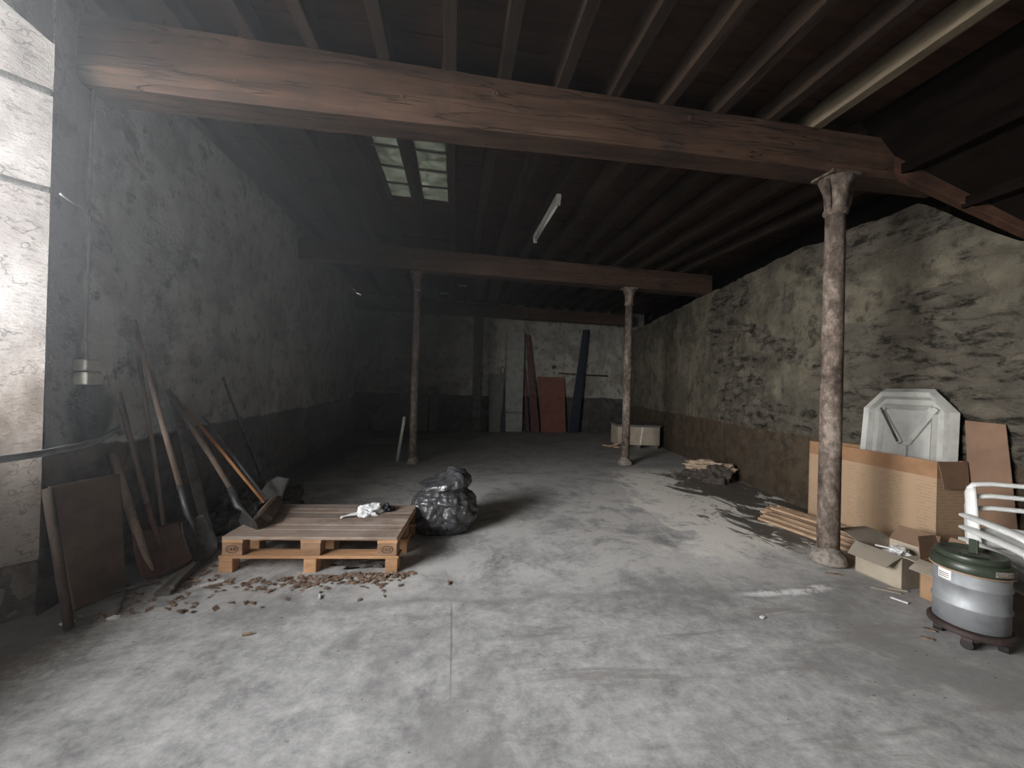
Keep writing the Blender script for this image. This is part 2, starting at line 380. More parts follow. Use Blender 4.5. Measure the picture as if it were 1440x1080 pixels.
def thing(name, loc, label, cat, group=None):
    o = bpy.data.objects.new(name, None); COL.objects.link(o); o.location = loc; o['_loc'] = loc[:]
    o.empty_display_size = .1
    return tag(o, label, cat, group)
def struct(o): o['kind'] = 'structure'; return o

# ---------------------------------------------------------------- the setting
def XL(y): return -2.19 - .055 * y
def XR(y): return 4.28 if y < 4.5 else 4.28 + .17 * (y - 4.5)
def ZJ(x, y): return 3.578 - .018 * x + .022 * (y - 2.95)       # underside of the joists
YB = 12.2
def fbm(p, s, o=5): return nz.fractal(V(p) * s, 1., 2., o)

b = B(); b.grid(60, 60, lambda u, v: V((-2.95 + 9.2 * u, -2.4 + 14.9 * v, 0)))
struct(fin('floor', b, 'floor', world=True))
b = B(); b.grid(2, 2, lambda u, v: V((-22 + 19.06 * u, -14 + 30 * v, -.03)))
tag(struct(fin('ground', b, 'yard', world=True)), 'gravel yard outside the left doorway', 'ground')

def wall(name, mat, y0, y1, xf, ztop, side, step=.06, amp=.02, thick=.5, rough=1.):
    ny = int((y1 - y0) / step); nzv = int(3.8 / step)
    def f(u, v):
        y = y0 + (y1 - y0) * u; z = ztop(y) * v
        d = amp * (fbm((0, y * .9, z), .9) + rough * .55 * fbm((3, y * .8, z * 1.6), 4.2, 4))
        return V((xf(y) - side * d, y, z))
    b = B(); b.grid(ny, nzv, f); 
    o = fin(name, b, mat, smooth=True, solid=.001, world=True)
    o.modifiers.clear()
    return struct(o)
# left wall: doorway from y=-1.2 to y=2.66
def zl(y): return 3.95
wl = wall('wall_left', 'wall_left', 2.662, YB + .1, XL, zl, -1, amp=.022)
b = B()   # masonry core behind the face, lintel over the doorway, and the wall on the near side of the doorway
b.hexa([(XL(2.7) - .6, 2.06, .0), (-2.37, 2.70, .0), (XL(YB) - .05, YB + .1, 0), (XL(YB) - .6, YB + .1, 0),
        (XL(2.7) - .6, 2.06, 3.95), (-2.37, 2.70, 3.95), (XL(YB) - .05, YB + .1, 3.95), (XL(YB) - .6, YB + .1, 3.95)])
b.hexa([(-2.94, -1.25, 3.62), (-2.30, -1.25, 3.30), (-2.335, 2.665, 3.30), (-2.94, 2.10, 3.62), (-2.94, -1.25, 3.95), (-2.30, -1.25, 3.95), (-2.335, 2.665, 3.95), (-2.94, 2.10, 3.95)])
b.box((-2.55, -1.25, 1.97), (.62, 2.3, 3.95)); b.box((-2.85, .95, .58), (.18, 2.3, 1.16))
struct(fin('core', b, 'wall_plain', wl))
b = B(); b.hexa([(-4.35, -3, 3.50), (-2.9, -3, 3.66), (-2.9, 4, 3.66), (-4.35, 4, 3.50), (-4.35, -3, 3.56), (-2.9, -3, 3.72), (-2.9, 4, 3.72), (-4.35, 4, 3.56)]); struct(fin('sky_blocker', b, 'boards', wl))  # unseen overhang added to keep high sky light off the floor
# splayed stone jamb of the doorway
jm = thing('door_1', (-2.336, 2.66, 0), 'doorway', 'doorway'); struct(jm); del jm['label']; del jm['category']
jd = V((-.71, -.70, 0)); jn = V((.70, -.71, 0))
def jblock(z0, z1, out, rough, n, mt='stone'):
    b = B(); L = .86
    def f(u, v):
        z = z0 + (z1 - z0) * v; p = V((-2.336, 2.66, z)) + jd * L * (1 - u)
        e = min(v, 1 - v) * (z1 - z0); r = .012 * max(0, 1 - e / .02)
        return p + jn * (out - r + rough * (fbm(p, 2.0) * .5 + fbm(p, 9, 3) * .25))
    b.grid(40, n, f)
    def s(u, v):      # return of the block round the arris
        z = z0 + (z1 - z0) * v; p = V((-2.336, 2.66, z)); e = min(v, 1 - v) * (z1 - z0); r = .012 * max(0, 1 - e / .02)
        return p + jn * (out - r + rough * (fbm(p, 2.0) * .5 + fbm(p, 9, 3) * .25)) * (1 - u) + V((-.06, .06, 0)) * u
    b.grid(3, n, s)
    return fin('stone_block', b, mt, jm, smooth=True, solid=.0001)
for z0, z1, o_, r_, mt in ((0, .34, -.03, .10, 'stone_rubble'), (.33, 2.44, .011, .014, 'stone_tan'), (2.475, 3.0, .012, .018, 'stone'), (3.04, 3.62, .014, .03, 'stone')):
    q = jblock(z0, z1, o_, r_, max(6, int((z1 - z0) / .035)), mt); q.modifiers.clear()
# right wall, its top sinking where the hip rafter comes down
def zr(y): return 2.60 if y < 2.45 else (2.60 + (y - 2.45) / .7 * .62 if y < 3.15 else 3.22 - .0 * y)
def zrr(y): return zr(y) + .035 * fbm((7, y, 0), 2.3, 3)
def right_wall():
    st = .034; y0, y1 = -2.4, YB + .1; ny = int((y1 - y0) / st); nv = int(3.25 / st); b = B(); mks = []; tns = []
    def f(u, v):
        y = y0 + (y1 - y0) * u; z = zrr(y) * v; q = V((0, y, z))
        m = fbm((3.1, y * .75, z * .9), .75, 5) + .25 * fbm((8, y * .6, z * 1.5), 3., 3) - .04
        m += .35 * math.exp(-((y - 3.2) / 1.3) ** 2) - .75 * max(0, (y - 6.2) / 3.) - (.6 if z < .88 and y > 3.2 else 0)
        m = max(0., min(1., m * 2.6 + .66)); m = m * m * (3 - 2 * m)
        w = V((y * 1.0, z * 2.1, 0)) * 3.3 + V((nz.noise(q * 2.3), nz.noise(q * 2.3 + V((5, 5, 5))), 0)) * .55
        d, pts = nz.voronoi(w); e = min(1, (d[1] - d[0]) * 2.2)
        c = pts[0]; tone = .5 + .5 * nz.noise(c * 7.7 + V((1, 2, 3)))
        plas = .030 * fbm((0, y, z), .9) + .008 * fbm((1, y, z), 5., 3)
        ston = -.042 + .050 * math.sqrt(max(0, e)) + (tone - .5) * .06 + .034 * fbm((2, y, z * 1.6), 5.5, 4)
        mks.append(m); tns.append(tone)
        return V((XR(y) - (plas * (1 - m) + ston * m) - .01, y, z))
    b.grid(ny, nv, f); o = fin('wall_right', b, 'wall_right', smooth=True, world=True)
    for nm, arr in (('stone_mask', mks), ('stone_tone', tns)):
        at = o.data.attributes.new(nm, 'FLOAT', 'POINT'); at.data.foreach_set('value', arr)
    return struct(o)
wr = right_wall()
b = B()
for y0, y1 in ((-2.4, 2.45), (2.45, 4.5), (4.5, YB + .1)):
    for zz0, zz1, o0, o1 in ((0, 2.5, .13, .5),):
        b.hexa([(XR(y0) + o0, y0, zz0), (XR(y0) + o1, y0, zz0), (XR(y1) + o1, y1, zz0), (XR(y1) + o0, y1, zz0),
                (XR(y0) + o0, y0, zz1), (XR(y0) + o1, y0, zz1), (XR(y1) + o1, y1, zz1), (XR(y1) + o0, y1, zz1)])
struct(fin('core', b, 'wall_plain', wr)); b = B()
for y0, y1 in ((-2.4, 2.45), (2.45, 4.5), (4.5, YB + .1)):
    b.hexa([(XR(y0) + .5, y0, 2.5), (XR(y0) + .62, y0, 2.5), (XR(y1) + .62, y1, 2.5), (XR(y1) + .5, y1, 2.5), (XR(y0) + .5, y0, 4.1), (XR(y0) + .62, y0, 4.1), (XR(y1) + .62, y1, 4.1), (XR(y1) + .5, y1, 4.1)])
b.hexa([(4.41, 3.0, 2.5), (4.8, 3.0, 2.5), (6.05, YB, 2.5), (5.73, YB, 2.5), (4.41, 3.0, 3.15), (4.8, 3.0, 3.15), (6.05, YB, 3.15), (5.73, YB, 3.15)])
struct(fin('eaves_boards', b, 'blackened', wr))

b = B(); b.grid(170, 60, lambda u, v: V((-2.95 + 8.8 * u, YB + .02 * fbm((u * 9, 5, v * 4), 1.) + .008 * fbm((u * 9, 5, v * 4), 6.), 4.0 * v)))
wb = struct(fin('wall_back', b, 'wall_back', smooth=True, world=True))
b = B(); b.box((1.5, YB + .3, 2.), (10, .45, 4.2)); struct(fin('core', b, 'wall_plain', wb))
b = B(); b.box((1.2, -2.5, 2.), (8.6, .3, 4.2)); struct(fin('wall_front', b, 'wall_plain', world=True))

# pilaster on the back wall
b = B(); b.box((.70, YB - .05, 1.75), (.27, .14, 3.5)); tag(fin('trim_1', b, 'rubble', bevel=.01), 'dark soot-stained pilaster strip on the back wall', 'pilaster')
COL.objects['trim_1']['kind'] = 'structure'

# ceiling: boards laid across the joists, with the two skylight openings left free
b = B(); y = -2.45; k = 0
SKX = ((-.865, -.585), (-.455, -.125)); SKY = (3.78, 5.36)
rows = []
while y < YB + .2:
    y2 = y + .185
    if y < SKY[0] < y2: y2 = SKY[0]
    if y < SKY[1] < y2: y2 = SKY[1]
    rows.append((y, y2)); y = y2
for (y, y2) in rows:
    dz = random.uniform(0, .014)
    spans = [(-3.0, 6.3)]
    if y >= SKY[0] - 1e-6 and y2 <= SKY[1] + 1e-6: spans = [(-3.0, SKX[0][0]), (SKX[0][1], SKX[1][0]), (SKX[1][1], 6.3)]
    if y2 <= 2.96: spans = [(-3.0, 3.45)]
    for x0, x1 in spans:
        P = []
        for t in (0, .035):
            for (xx, yy) in ((x0, y), (x1, y), (x1, y2), (x0, y2)):
                P.append((xx, yy, ZJ(xx, yy) + .16 + dz + t))
        b.hexa(P)
cl = struct(fin('ceiling', b, 'boards', world=True))
# sloping boards beyond the hip rafter
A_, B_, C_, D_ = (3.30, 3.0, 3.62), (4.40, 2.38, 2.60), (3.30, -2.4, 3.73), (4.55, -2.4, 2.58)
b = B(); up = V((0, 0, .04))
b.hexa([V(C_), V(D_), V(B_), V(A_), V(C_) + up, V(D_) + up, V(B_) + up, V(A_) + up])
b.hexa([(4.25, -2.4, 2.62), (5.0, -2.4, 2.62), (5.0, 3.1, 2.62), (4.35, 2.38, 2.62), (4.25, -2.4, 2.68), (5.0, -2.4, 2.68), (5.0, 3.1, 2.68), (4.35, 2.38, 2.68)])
struct(fin('side_slope', b, 'blackened', cl))
b = B(); b.box((1.5, 5, 4.08), (10.4, 15.6, .05))
# weathered roof skin above the boards, open above the skylights
b = B()
for x0, x1, y0, y1 in ((-3.1, 6.5, -2.6, 3.7), (-3.1, 6.5, 5.45, 12.8), (-3.1, -.95, 3.7, 5.45), (-.05, 6.5, 3.7, 5.45)):
    b.hexa([(x0, y0, 4.0), (x1, y0, 4.0), (x1, y1, 4.0), (x0, y1, 4.0), (x0, y0, 4.06), (x1, y0, 4.06), (x1, y1, 4.06), (x0, y1, 4.06)])
for x0, x1, y0, y1 in ((-.95, -.93, 3.7, 5.45), (-.07, -.05, 3.7, 5.45), (-.95, -.05, 3.68, 3.7), (-.95, -.05, 5.45, 5.47)):
    b.box(((x0 + x1) / 2, (y0 + y1) / 2, 3.9), (x1 - x0, y1 - y0, .3))
struct(fin('roof_skin', b, 'boards', cl))

# skylights
for n, ((x0, x1)) in enumerate(SKX):
    w = thing('window_%d' % (n + 1), ((x0 + x1) / 2, (SKY[0] + SKY[1]) / 2, 3.78), '', ''); del w['label']; del w['category']; struct(w)
    ys = [SKY[0] + (SKY[1] - SKY[0]) * t for t in (0, .25, .5, .75, 1)]
    for a, c in zip(ys, ys[1:]):
        b = B(); P = []
        for t in (0, .006):
            for xx, yy in ((x0 - .03, a), (x1 + .03, a), (x1 + .03, c + .02), (x0 - .03, c + .02)): P.append((xx, yy, ZJ(xx, yy) + .185 + t + (.008 if yy > a else 0)))
        b.hexa(P); fin('pane', b, 'pane', w)
    for c in ys[1:-1]:
        b = B(); b.bar((x0 - .03, c, ZJ(x0, c) + .178), (x1 + .03, c, ZJ(x1, c) + .178), .022, .02); fin('glazing_bar', b, 'greywood', w)

# ---------------------------------------------------------------- beams, joists, columns
b = B()
def beam(name, x0, x1, yc, w, zb, zt, label, cut=.03, sag=0.):
    b = B(); n = 60
    prof = [(-w / 2, cut), (-w / 2 + cut, 0), (w / 2 - cut, 0), (w / 2, cut), (w / 2, 1), (-w / 2, 1)]
    rings = []
    for i in range(n + 1):
        t = i / n; x = x0 + (x1 - x0) * t; R = []
        for j, (py, pz) in enumerate(prof):
            z = zt(x) if pz == 1 else zb(x) + pz
            q = V((x, yc + py, z)); k = .012 * fbm(q, 1.7, 4)
            R.append(b.bm.verts.new(q + V((0, k, .6 * k if pz != 1 else 0))))
        rings.append(R)
    for a, c in zip(rings, rings[1:]):
        for j in range(6): b.face([a[j], a[(j + 1) % 6], c[(j + 1) % 6], c[j]])
    b.face(rings[0][::-1]); b.face(rings[-1])
    return tag(fin(name, b, 'beam', bevel=0), label, 'beam')
bm1 = beam('ceiling_beam', -2.34, 4.2, 2.94, .28, lambda x: 3.215 + .012 * math.sin(x), lambda x: ZJ(x, 2.94), 'thick brown timber beam nearest the doorway, carried by the thick column', .035)
def kn(x, z, r, par):
    b = B(); b.lathe([(.001, 0), (r * .55, .004), (r, 0)], seg=14)
    bmesh.ops.rotate(b.bm, verts=b.bm.verts[:], cent=(0, 0, 0), matrix=Matrix.Rotation(PI / 2, 3, 'X'))
    bmesh.ops.translate(b.bm, verts=b.bm.verts[:], vec=(x, 2.797, z)); fin('knot', b, 'rust', par)
for x, z, r in ((-1.7, 3.46, .028), (-1.45, 3.33, .022), (.24, 3.46, .03), (1.72, 3.47, .02), (-.4, 3.36, .018)): kn(x, z, r, bm1)
beam('ceiling_beam', -2.56, 4.78, 7.05, .30, lambda x: 3.318 - .019 * x, lambda x: ZJ(x, 7.05), 'timber beam resting on the two slender columns', .02)
beam('ceiling_beam', -2.80, 5.4, 11.75, .26, lambda x: 3.43 - .012 * x, lambda x: ZJ(x, 11.75), 'timber beam in front of the back wall', .02)
# hip rafter dropping from the beam end to the right wall
b = B(); b.bar((3.36, 2.96, 3.52), (4.46, 2.36, 2.60), .09, .14); tag(fin('hip_rafter', b, 'boards', bevel=.006), 'slanting dark rafter falling from the near beam to the right wall', 'rafter')

ORD = 'first second third fourth fifth sixth seventh eighth ninth tenth eleventh twelfth thirteenth fourteenth fifteenth sixteenth seventeenth'.split()
JX = [-2.22, -1.80, -1.38, -.99, -.535, -.09, .295, .71, 1.11, 1.535, 1.97, 2.41, 2.81]
def joist(x0, y0, x1, y1, label, group, mat='joist', w=.085):
    b = B(); n = 8; P = []
    bow = random.uniform(-.012, .012); tw = random.uniform(-.004, .004)
    rings = []
    for i in range(n + 1):
        t = i / n; x = x0 + (x1 - x0) * t + bow * math.sin(PI * t); y = y0 + (y1 - y0) * t; z = ZJ(x, y)
        rings.append([b.bm.verts.new(q) for q in ((x - w / 2, y, z + .001), (x + w / 2, y, z + .001), (x + w / 2 + tw, y, z + .158), (x - w / 2 + tw, y, z + .158))])
    for a, c in zip(rings, rings[1:]):
        for j in range(4): b.face([a[j], a[(j + 1) % 4], c[(j + 1) % 4], c[j]])
    b.face(rings[0][::-1]); b.face(rings[-1])
    tag(fin('ceiling_joist', b, mat, bevel=.006), label, 'joist', group)
for k, x in enumerate(JX):
    joist(x, -2.3, x + .01, 3.04, ('pale joist' if k == 12 else 'dark joist') + ' in front of the near beam, %s from the left wall' % ORD[k], 'joists in front of the near beam', 'joist_pale' if k == 12 else 'joist')
JM = [-2.30, -1.86, -1.42, -.99, -.54, -.10, .30, .715, 1.125, 1.56, 2.01, 2.43, 2.85, 3.31, 3.75, 4.17]
for k, x in enumerate(JM):
    joist(x + .0, 2.84, x + .015, 7.15, 'ceiling joist between the near and middle beams, %s from the left wall' % ORD[k], 'joists between the near and middle beams', w=.09)
JF = [-2.38, -1.95, -1.5, -1.05, -.6, -.15, .28, .72, 1.15, 1.58, 2.02, 2.45, 2.9, 3.33, 3.78, 4.2, 4.6]
for k, x in enumerate(JF):
    joist(x + .06, 6.95, x + .06 + (x - 1) * .08, YB, 'ceiling joist beyond the middle beam, %s from the left wall' % ORD[k], 'joists beyond the middle beam')
# two faint purlins on the side slope
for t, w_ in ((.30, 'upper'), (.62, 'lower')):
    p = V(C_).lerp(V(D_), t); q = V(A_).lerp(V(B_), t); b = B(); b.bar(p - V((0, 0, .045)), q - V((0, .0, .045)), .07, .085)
    tag(fin('roof_purlin', b, 'blackened', bevel=.005), w_ + ' purlin under the dark side roof above the garden table', 'purlin')

def column(loc, r, top, label, scroll=True):
    t = thing('iron_column', loc, label, 'column'); x, y, _ = loc
    b = B(); b.lathe([(r, .05), (r * 1.0, .4), (r * .97, 1.6), (r * .90, top - .32)], (x, y, 0), 28); fin('shaft', b, 'column', t, smooth=True)
    b = B()
    def wob(q): return q * (1 + .16 * fbm(q + V(loc), 7, 4)) if q.z > .002 else q
    b.lathe([(r * 1.55, 0), (r * 1.72, .025), (r * 1.66, .06), (r * 1.42, .09), (r * 1.1, .11), (r * .95, .14)], (x, y, 0), 36, lambda q: V((wob(q).x, wob(q).y, q.z * (1 + .15 * nz.noise(q * 9)))))
    fin('base', b, 'plaster_white', t, smooth=True)
    b = B(); b.lathe([(r * .92, top - .34), (r * 1.12, top - .32), (r * 1.12, top - .30), (r * .98, top - .28), (r * 1.1, top - .15), (r * 1.55, top - .045), (r * 1.6, top - .03)], (x, y, 0), 28)
    b.box((x, y, top - .016), (r * 3.6, r * 2.6, .03)); c = fin('capital', b, 'column', t, smooth=False, bevel=.004)
    if scroll:
        for sx in (-1, 1):
            b = B(); pts = []
            for k in range(15):
                a = k / 14; ang = a * PI * 1.5
                rr = r * (.55 - .28 * a)
                pts.append((x + sx * (r * 1.35 + rr * math.cos(ang + PI * .9)), y - r * .2, top - .10 + rr * math.sin(ang + PI * .9)))
            b.tube(pts, [r * .34 * (1 - .35 * k / 14) for k in range(15)], 8); b.tube([(x + sx * r * .95, y - r * .2, top - .32), (x + sx * r * 1.25, y - r * .2, top - .2), (x + sx * r * 1.5, y - r * .2, top - .06)], [r * .28, r * .36, r * .42], 8)
            fin('scroll', b, 'column', t, smooth=True)
    return t
column((3.115, 2.90, 0), .078, 3.225, 'thick flaking iron column in front of the big cardboard box')
column((3.165, 6.97, 0), .074, 3.262, 'slender iron column in front of the crate by the back wall', False)
column((-.675, 7.10, 0), .064, 3.335, 'slender iron column left of the black bag, far back', False)

# ---------------------------------------------------------------- ceiling fittings
t = thing('fluorescent_lamp', (1.12, 5.05, 3.5), 'unlit white fluorescent tube lamp under the ceiling joists', 'lamp')
b = B(); zz = lambda y: ZJ(1.12, y) - .035
b.bar((1.12, 4.38, zz(4.38)), (1.12, 5.74, zz(5.74)), .055, .066); fin('housing', b, 'lamp_white', t, bevel=.006)
b = B(); b.tube([(1.12, 4.44, zz(4.44) - .062), (1.12, 5.68, zz(5.68) - .062)], .017, 12); fin('tube', b, 'tube', t, smooth=True)
for yy in (4.41, 5.71):
    b = B(); b.box((1.12, yy, zz(yy) - .05), (.05, .03, .075)); fin('tube_holder', b, 'lamp_white', t, bevel=.004)
for (x, y, l), lb in zip(((-1.12, 8.48, .30), (-.30, 10.4, .22), (.13, 9.35, .2), (.50, 8.40, .30)),
        ('pale lath of painted daylight under the ceiling, left of the left slender column', 'pale lath of painted daylight under the ceiling, farthest from the middle beam', 'pale lath of painted daylight under the ceiling, between the column and the loose boards', 'pale lath of painted daylight at the near end of the left loose ceiling board')):
    b = B(); z = ZJ(x, y) - .016; b.box((x, y, z), (l, .05, .026)); tag(fin('daylight_slit', b, 'lamp_white'), lb, 'slit', 'pale painted slits of daylight under the far ceiling')  # white strips put in for slits of daylight in the ceiling
for x0, x1, lb in ((.40, .62, 'left of the two loose brown boards hanging under the far ceiling'), (.76, .99, 'right of the two loose brown boards hanging under the far ceiling')):
    b = B(); xm = (x0 + x1) / 2
    b.bar((xm, 8.45, ZJ(xm, 8.45) - .03), (xm + .1, 10.8, ZJ(xm, 10.8) - .03), x1 - x0, .022); tag(fin('ceiling_board', b, 'brownboard'), lb, 'board', 'loose boards under the far ceiling')

# ---------------------------------------------------------------- left side: wiring and bar
t = thing('socket_box', (XL(2.9) + .045, 2.895, 1.335), 'yellowed wall socket box on the left wall', 'socket')
X0 = XL(2.9)
b = B(); b.box((X0 + .045, 2.895, 1.377), (.085, .12, .08)); fin('lower_box', b, 'boxwhite', t, bevel=.012, seg=3)
b = B(); b.box((X0 + .04, 2.895, 1.461), (.075, .11, .072)); fin('upper_box', b, 'boxwhite', t, bevel=.012, seg=3)
b = B(); b.tube([(X0 + .04, 2.893, 1.49), (X0 + .03, 2.89, 1.6), (X0 + .035, 2.888, 2.2), (X0 + .03, 2.885, 2.9), (X0 + .04, 2.88, 3.5)], .008, 8)
tag(fin('cable', b, 'cable', smooth=True), 'thin cable running up the left wall from the socket box', 'cable')
b = B(); b.tube([(-2.30, 2.68, 2.45), (XL(2.8) + .04, 2.80, 2.43), (XL(2.95) + .03, 2.95, 2.40), (XL(3.05) + .03, 3.06, 2.34), (XL(3.1) + .03, 3.1, 2.27)], .007, 8)
tag(fin('wire', b, 'cable', smooth=True), 'short drooping wire high on the left wall beside the stone jamb', 'wire')
t = thing('safety_bar', (-2.28, 3.14, .95), 'bent iron bar with hooked end crossing the left doorway', 'bar')
b = B(); b.tube([(-2.20, -.30, .94), (-2.21, .8, .95), (-2.20, 2.30, .972), (-2.215, 2.53, .963), (-2.25, 2.80, .965), (-2.27, 2.94, .975), (-2.275, 3.02, .995), (-2.28, 3.07, 1.02), (-2.285, 3.11, 1.03), (-2.29, 3.14, 1.01), (-2.30, 3.145, .985)], [.019] * 4 + [.02, .019, .018, .017, .015, .013, .010], 12)
fin('rod', b, 'greymetal', t, smooth=True)
b = B(); b.tube([(XL(3.2) - .02, 3.2, 1.0), (-2.30, 3.18, 1.0), (-2.27, 3.13, 1.0)], .011, 8); fin('wall_eye', b, 'greymetal', t, smooth=True)

# ---------------------------------------------------------------- left side: leaning things
def lean_panel(name, base0, base1, top0, top1, th, mat, label, cat, **kw):
    a, c, d, e = V(base0), V(base1), V(top1), V(top0); n = (c - a).cross(e - a).normalized() * th
    b = B(); b.hexa([a, c, c + n, a + n, e, d, d + n, e + n]); return tag(fin(name, b, mat, bevel=.004, **kw), label, cat)
lean_panel('fibreboard_sheet', (-2.19, 2.70, .004), (-2.115, 2.97, .004), (-2.315, 2.672, .745), (-2.215, 3.03, .74), .018, 'brownboard', 'brown fibreboard sheet leaning on the left wall beside the jamb', 'board')
def stick(name, a, c, r, mat, label, cat, n=7, wob=.006, flat=1., r2=None):
    a, c = V(a), V(c); pts = []
    for k in range(n):
        t = k / (n - 1); pts.append(a.lerp(c, t) + V((wob * fbm((t * 3, a.x, a.y), 2), wob * fbm((t * 3, a.y, 5), 2), 0)))
    b = B(); rr = r2 or r; b.tube(pts, [r + (rr - r) * k / (n - 1) for k in range(n)], 10, flat=flat)
    return tag(fin(name, b, mat, smooth=True), label, cat)
stick('wooden_post', (-2.02, 2.475, .024), (-2.30, 2.655, .735), .021, 'darkpost', 'rough wooden post leaning in front of the brown fibreboard sheet', 'post', r2=.024)
stick('wooden_pole', (-2.0, 3.04, .025), (-2.33, 3.128, .86), .026, 'handle', 'stout wooden pole leaning between the fibreboard sheet and the rusty shovel', 'pole')
def frame_of(wrist, tip, side):
    a = (V(wrist) - V(tip)).normalized(); s = V(side); s = (s - a * s.dot(a)).normalized(); return a, s, s.cross(a)
def shovel(name, top, wrist, tip, side, w, mat, hmat, label, r=.017, dish=.05, point=.35, hook=0.):
    t = thing(name, tuple(V(tip)), label, 'shovel'); top, wrist, tip = V(top), V(wrist), V(tip); a, s, n = frame_of(wrist, tip, side)
    L = (wrist - tip).length * .86
    def f(u, v):
        x = (u - .5) * 2; sh = math.pow(max(0., 1 - abs(x) ** 2.4), .5) * point + (1 - point)
        tipcut = L * (1 - sh) * .9; z = tipcut + (L - tipcut) * v
        wd = w * (.5 - .10 * (v ** 3)); p = tip + a * z + s * (x * wd)
        return p + n * (dish * (x * x) * (1 - .3 * v) + .03 * (v - .5) ** 2)
    b = B(); b.grid(14, 12, f); o = fin('blade', b, mat, t, smooth=True, solid=.004); o.modifiers['solid'].offset = 0
    mid = wrist.lerp(top, .14) + n * hook
    b = B(); b.tube([tip + a * L * .62 + n * .004, tip + a * L * .9 + n * .012, wrist, mid], [.008, .017, r * 1.25, r * 1.2], 10); fin('socket', b, mat, t, smooth=True)
    b = B(); pts = [mid, mid.lerp(top, .3) + n * hook * .3, mid.lerp(top, .65), top]; b.tube(pts, [r, r * 1.02, r, r * .95], 10); fin('handle', b, hmat, t, smooth=True)
    return t
shovel('coal_shovel', (-2.345, 3.19, 1.28), (-2.12, 3.20, .36), (-1.95, 3.12, .02), (.30, .95, .05), .36, 'rustbrown', 'handle', 'wide rusty brown shovel standing blade down against the left wall', dish=.03, point=.12)
shovel('long_shovel', (-2.345, 3.30, 1.81), (-1.93, 3.27, .40), (-1.80, 3.27, .03), (.45, .9, 0), .20, 'darkmetal', 'handle', 'tall dark bladed shovel reaching highest up the left wall', r=.018, dish=.04)
t = thing('garden_hoe', (-2.10, 3.36, .0), 'thin handled hoe standing behind the wide rusty shovel', 'hoe')
b = B(); b.tube([(-2.345, 3.355, 1.55), (-2.22, 3.36, .8), (-2.12, 3.36, .12)], .014, 8); fin('handle', b, 'handle', t, smooth=True)
b = B(); b.grid(6, 4, lambda u, v: V((-2.12 + .10 * v, 3.29 + .14 * u, .12 - .11 * v))); fin('blade', b, 'darkmetal', t, solid=.004)
lean_panel('dark_plank', (-1.93, 3.52, .0), (-1.90, 3.60, .0), (-2.345, 3.70, 1.20), (-2.34, 3.79, 1.20), .022, 'greywood', 'dark narrow plank leaning left of the broom handle', 'plank')
stick('iron_rod', (-2.20, 5.2, .01), (-2.42, 4.61, 1.41), .013, 'darkmetal', 'dark iron rod leaning farthest back on the left wall', 'rod')
stick('thin_branch', (-2.12, 3.0, .012), (-1.9, 2.62, .012), .010, 'greywood', 'crooked dark branch on the floor at the foot of the wooden post', 'branch', wob=.03)
stick('floor_stick', (-2.16, 2.86, .013), (-1.93, 3.02, .018), .012, 'greywood', 'thin dark stick on the floor at the foot of the wooden pole', 'stick', wob=.01)
b = B(); b.bar((-1.80, 2.83, .016), (-1.92, 3.62, .016), .085, .03); b.bar((-1.76, 2.85, .045), (-1.89, 3.58, .045), .03, .028)
tag(fin('floor_plank', b, 'greywood', bevel=.003), 'grey weathered plank on the floor left of the pallet', 'plank')
# rubble heap behind the tools
def lump(c, d, amp, fr, sub=4, flat=True):
    def f(n, dd):
        k = 1 + amp * fbm(n * fr + V(c), 1., 5); q = V((n.x * dd.x, n.y * dd.y, n.z * dd.z)) * k
        if flat: q.z = max(q.z, -.0)
        return q
    b = B(); b.blob(c, d, f, sub); return b
b = lump((-1.95, 4.45, 0), (.30, .62, .27), .45, 1.9, 5); tag(fin('rubble_heap', b, 'rubble'), 'dark heap of dirt and rubble behind the leaning tools', 'rubble', kind='stuff')
b = B(); m = Matrix.Translation(V((-1.72, 4.06, 0))) @ Matrix.Rotation(-.25, 4, 'Z') @ Matrix.Rotation(-.2, 4, 'X')
b.prism([(-.09, 0), (.09, 0), (.10, .25), (.16, .46), (.04, .475), (-.05, .42), (-.10, .33)], .03, m); tag(fin('slab_fragment', b, 'slab', bevel=.006), 'pointed grey slab fragment standing behind the broom head', 'slab')
# shovel and brooms resting on the pallet
shovel('round_shovel', (-2.36, 3.70, 1.29), (-1.66, 3.42, .395), (-1.44, 3.24, .285), (-.5, .55, -.1), .26, 'darkmetal', 'handle', 'shovel with dark rounded blade lying on the pallet corner', r=.021, dish=-.04, point=.3, hook=.02)
t = thing('push_broom', (-1.50, 3.58, .262), 'push broom with orange wooden handle standing on the pallet', 'broom')
b = B(); b.tube([(-2.36, 3.775, 1.245), (-1.93, 3.67, .80), (-1.525, 3.555, .385)], .0135, 10); fin('handle', b, 'handle_orange', t, smooth=True)
h0, h1 = V((-1.47, 3.32, .345)), V((-1.56, 3.80, .345))
b = B(); b.bar(h0, h1, .055, .03, (-.65, 0, .75)); fin('head', b, 'pallet_top', t, bevel=.006)
b = B()
for i in range(26):
    for j in range(4):
        p = h0.lerp(h1, (i + .5) / 26) + V((.028 * (j - 1.5) / 2, 0, .02 * (j - 1.5) / 2 - .01)); q = p + V((.065 + random.uniform(-.012, .012), random.uniform(-.012, .012), -.062 + .006 * j))
        b.tube([p, q], [.0095, .0075], 5)
fin('bristles', b, 'bristle', t)
t = thing('floor_squeegee', (-1.65, 3.86, .262), 'dark headed floor squeegee with grey metal handle behind the broom', 'squeegee')
b = B(); b.tube([(-2.39, 4.235, 1.03), (-1.645, 3.875, .315)], .0115, 10); fin('handle', b, 'greymetal', t, smooth=True)
b = B(); b.bar((-1.64, 3.66, .305), (-1.565, 3.96, .305), .03, .045); fin('head', b, 'black_rubber', t, bevel=.004)

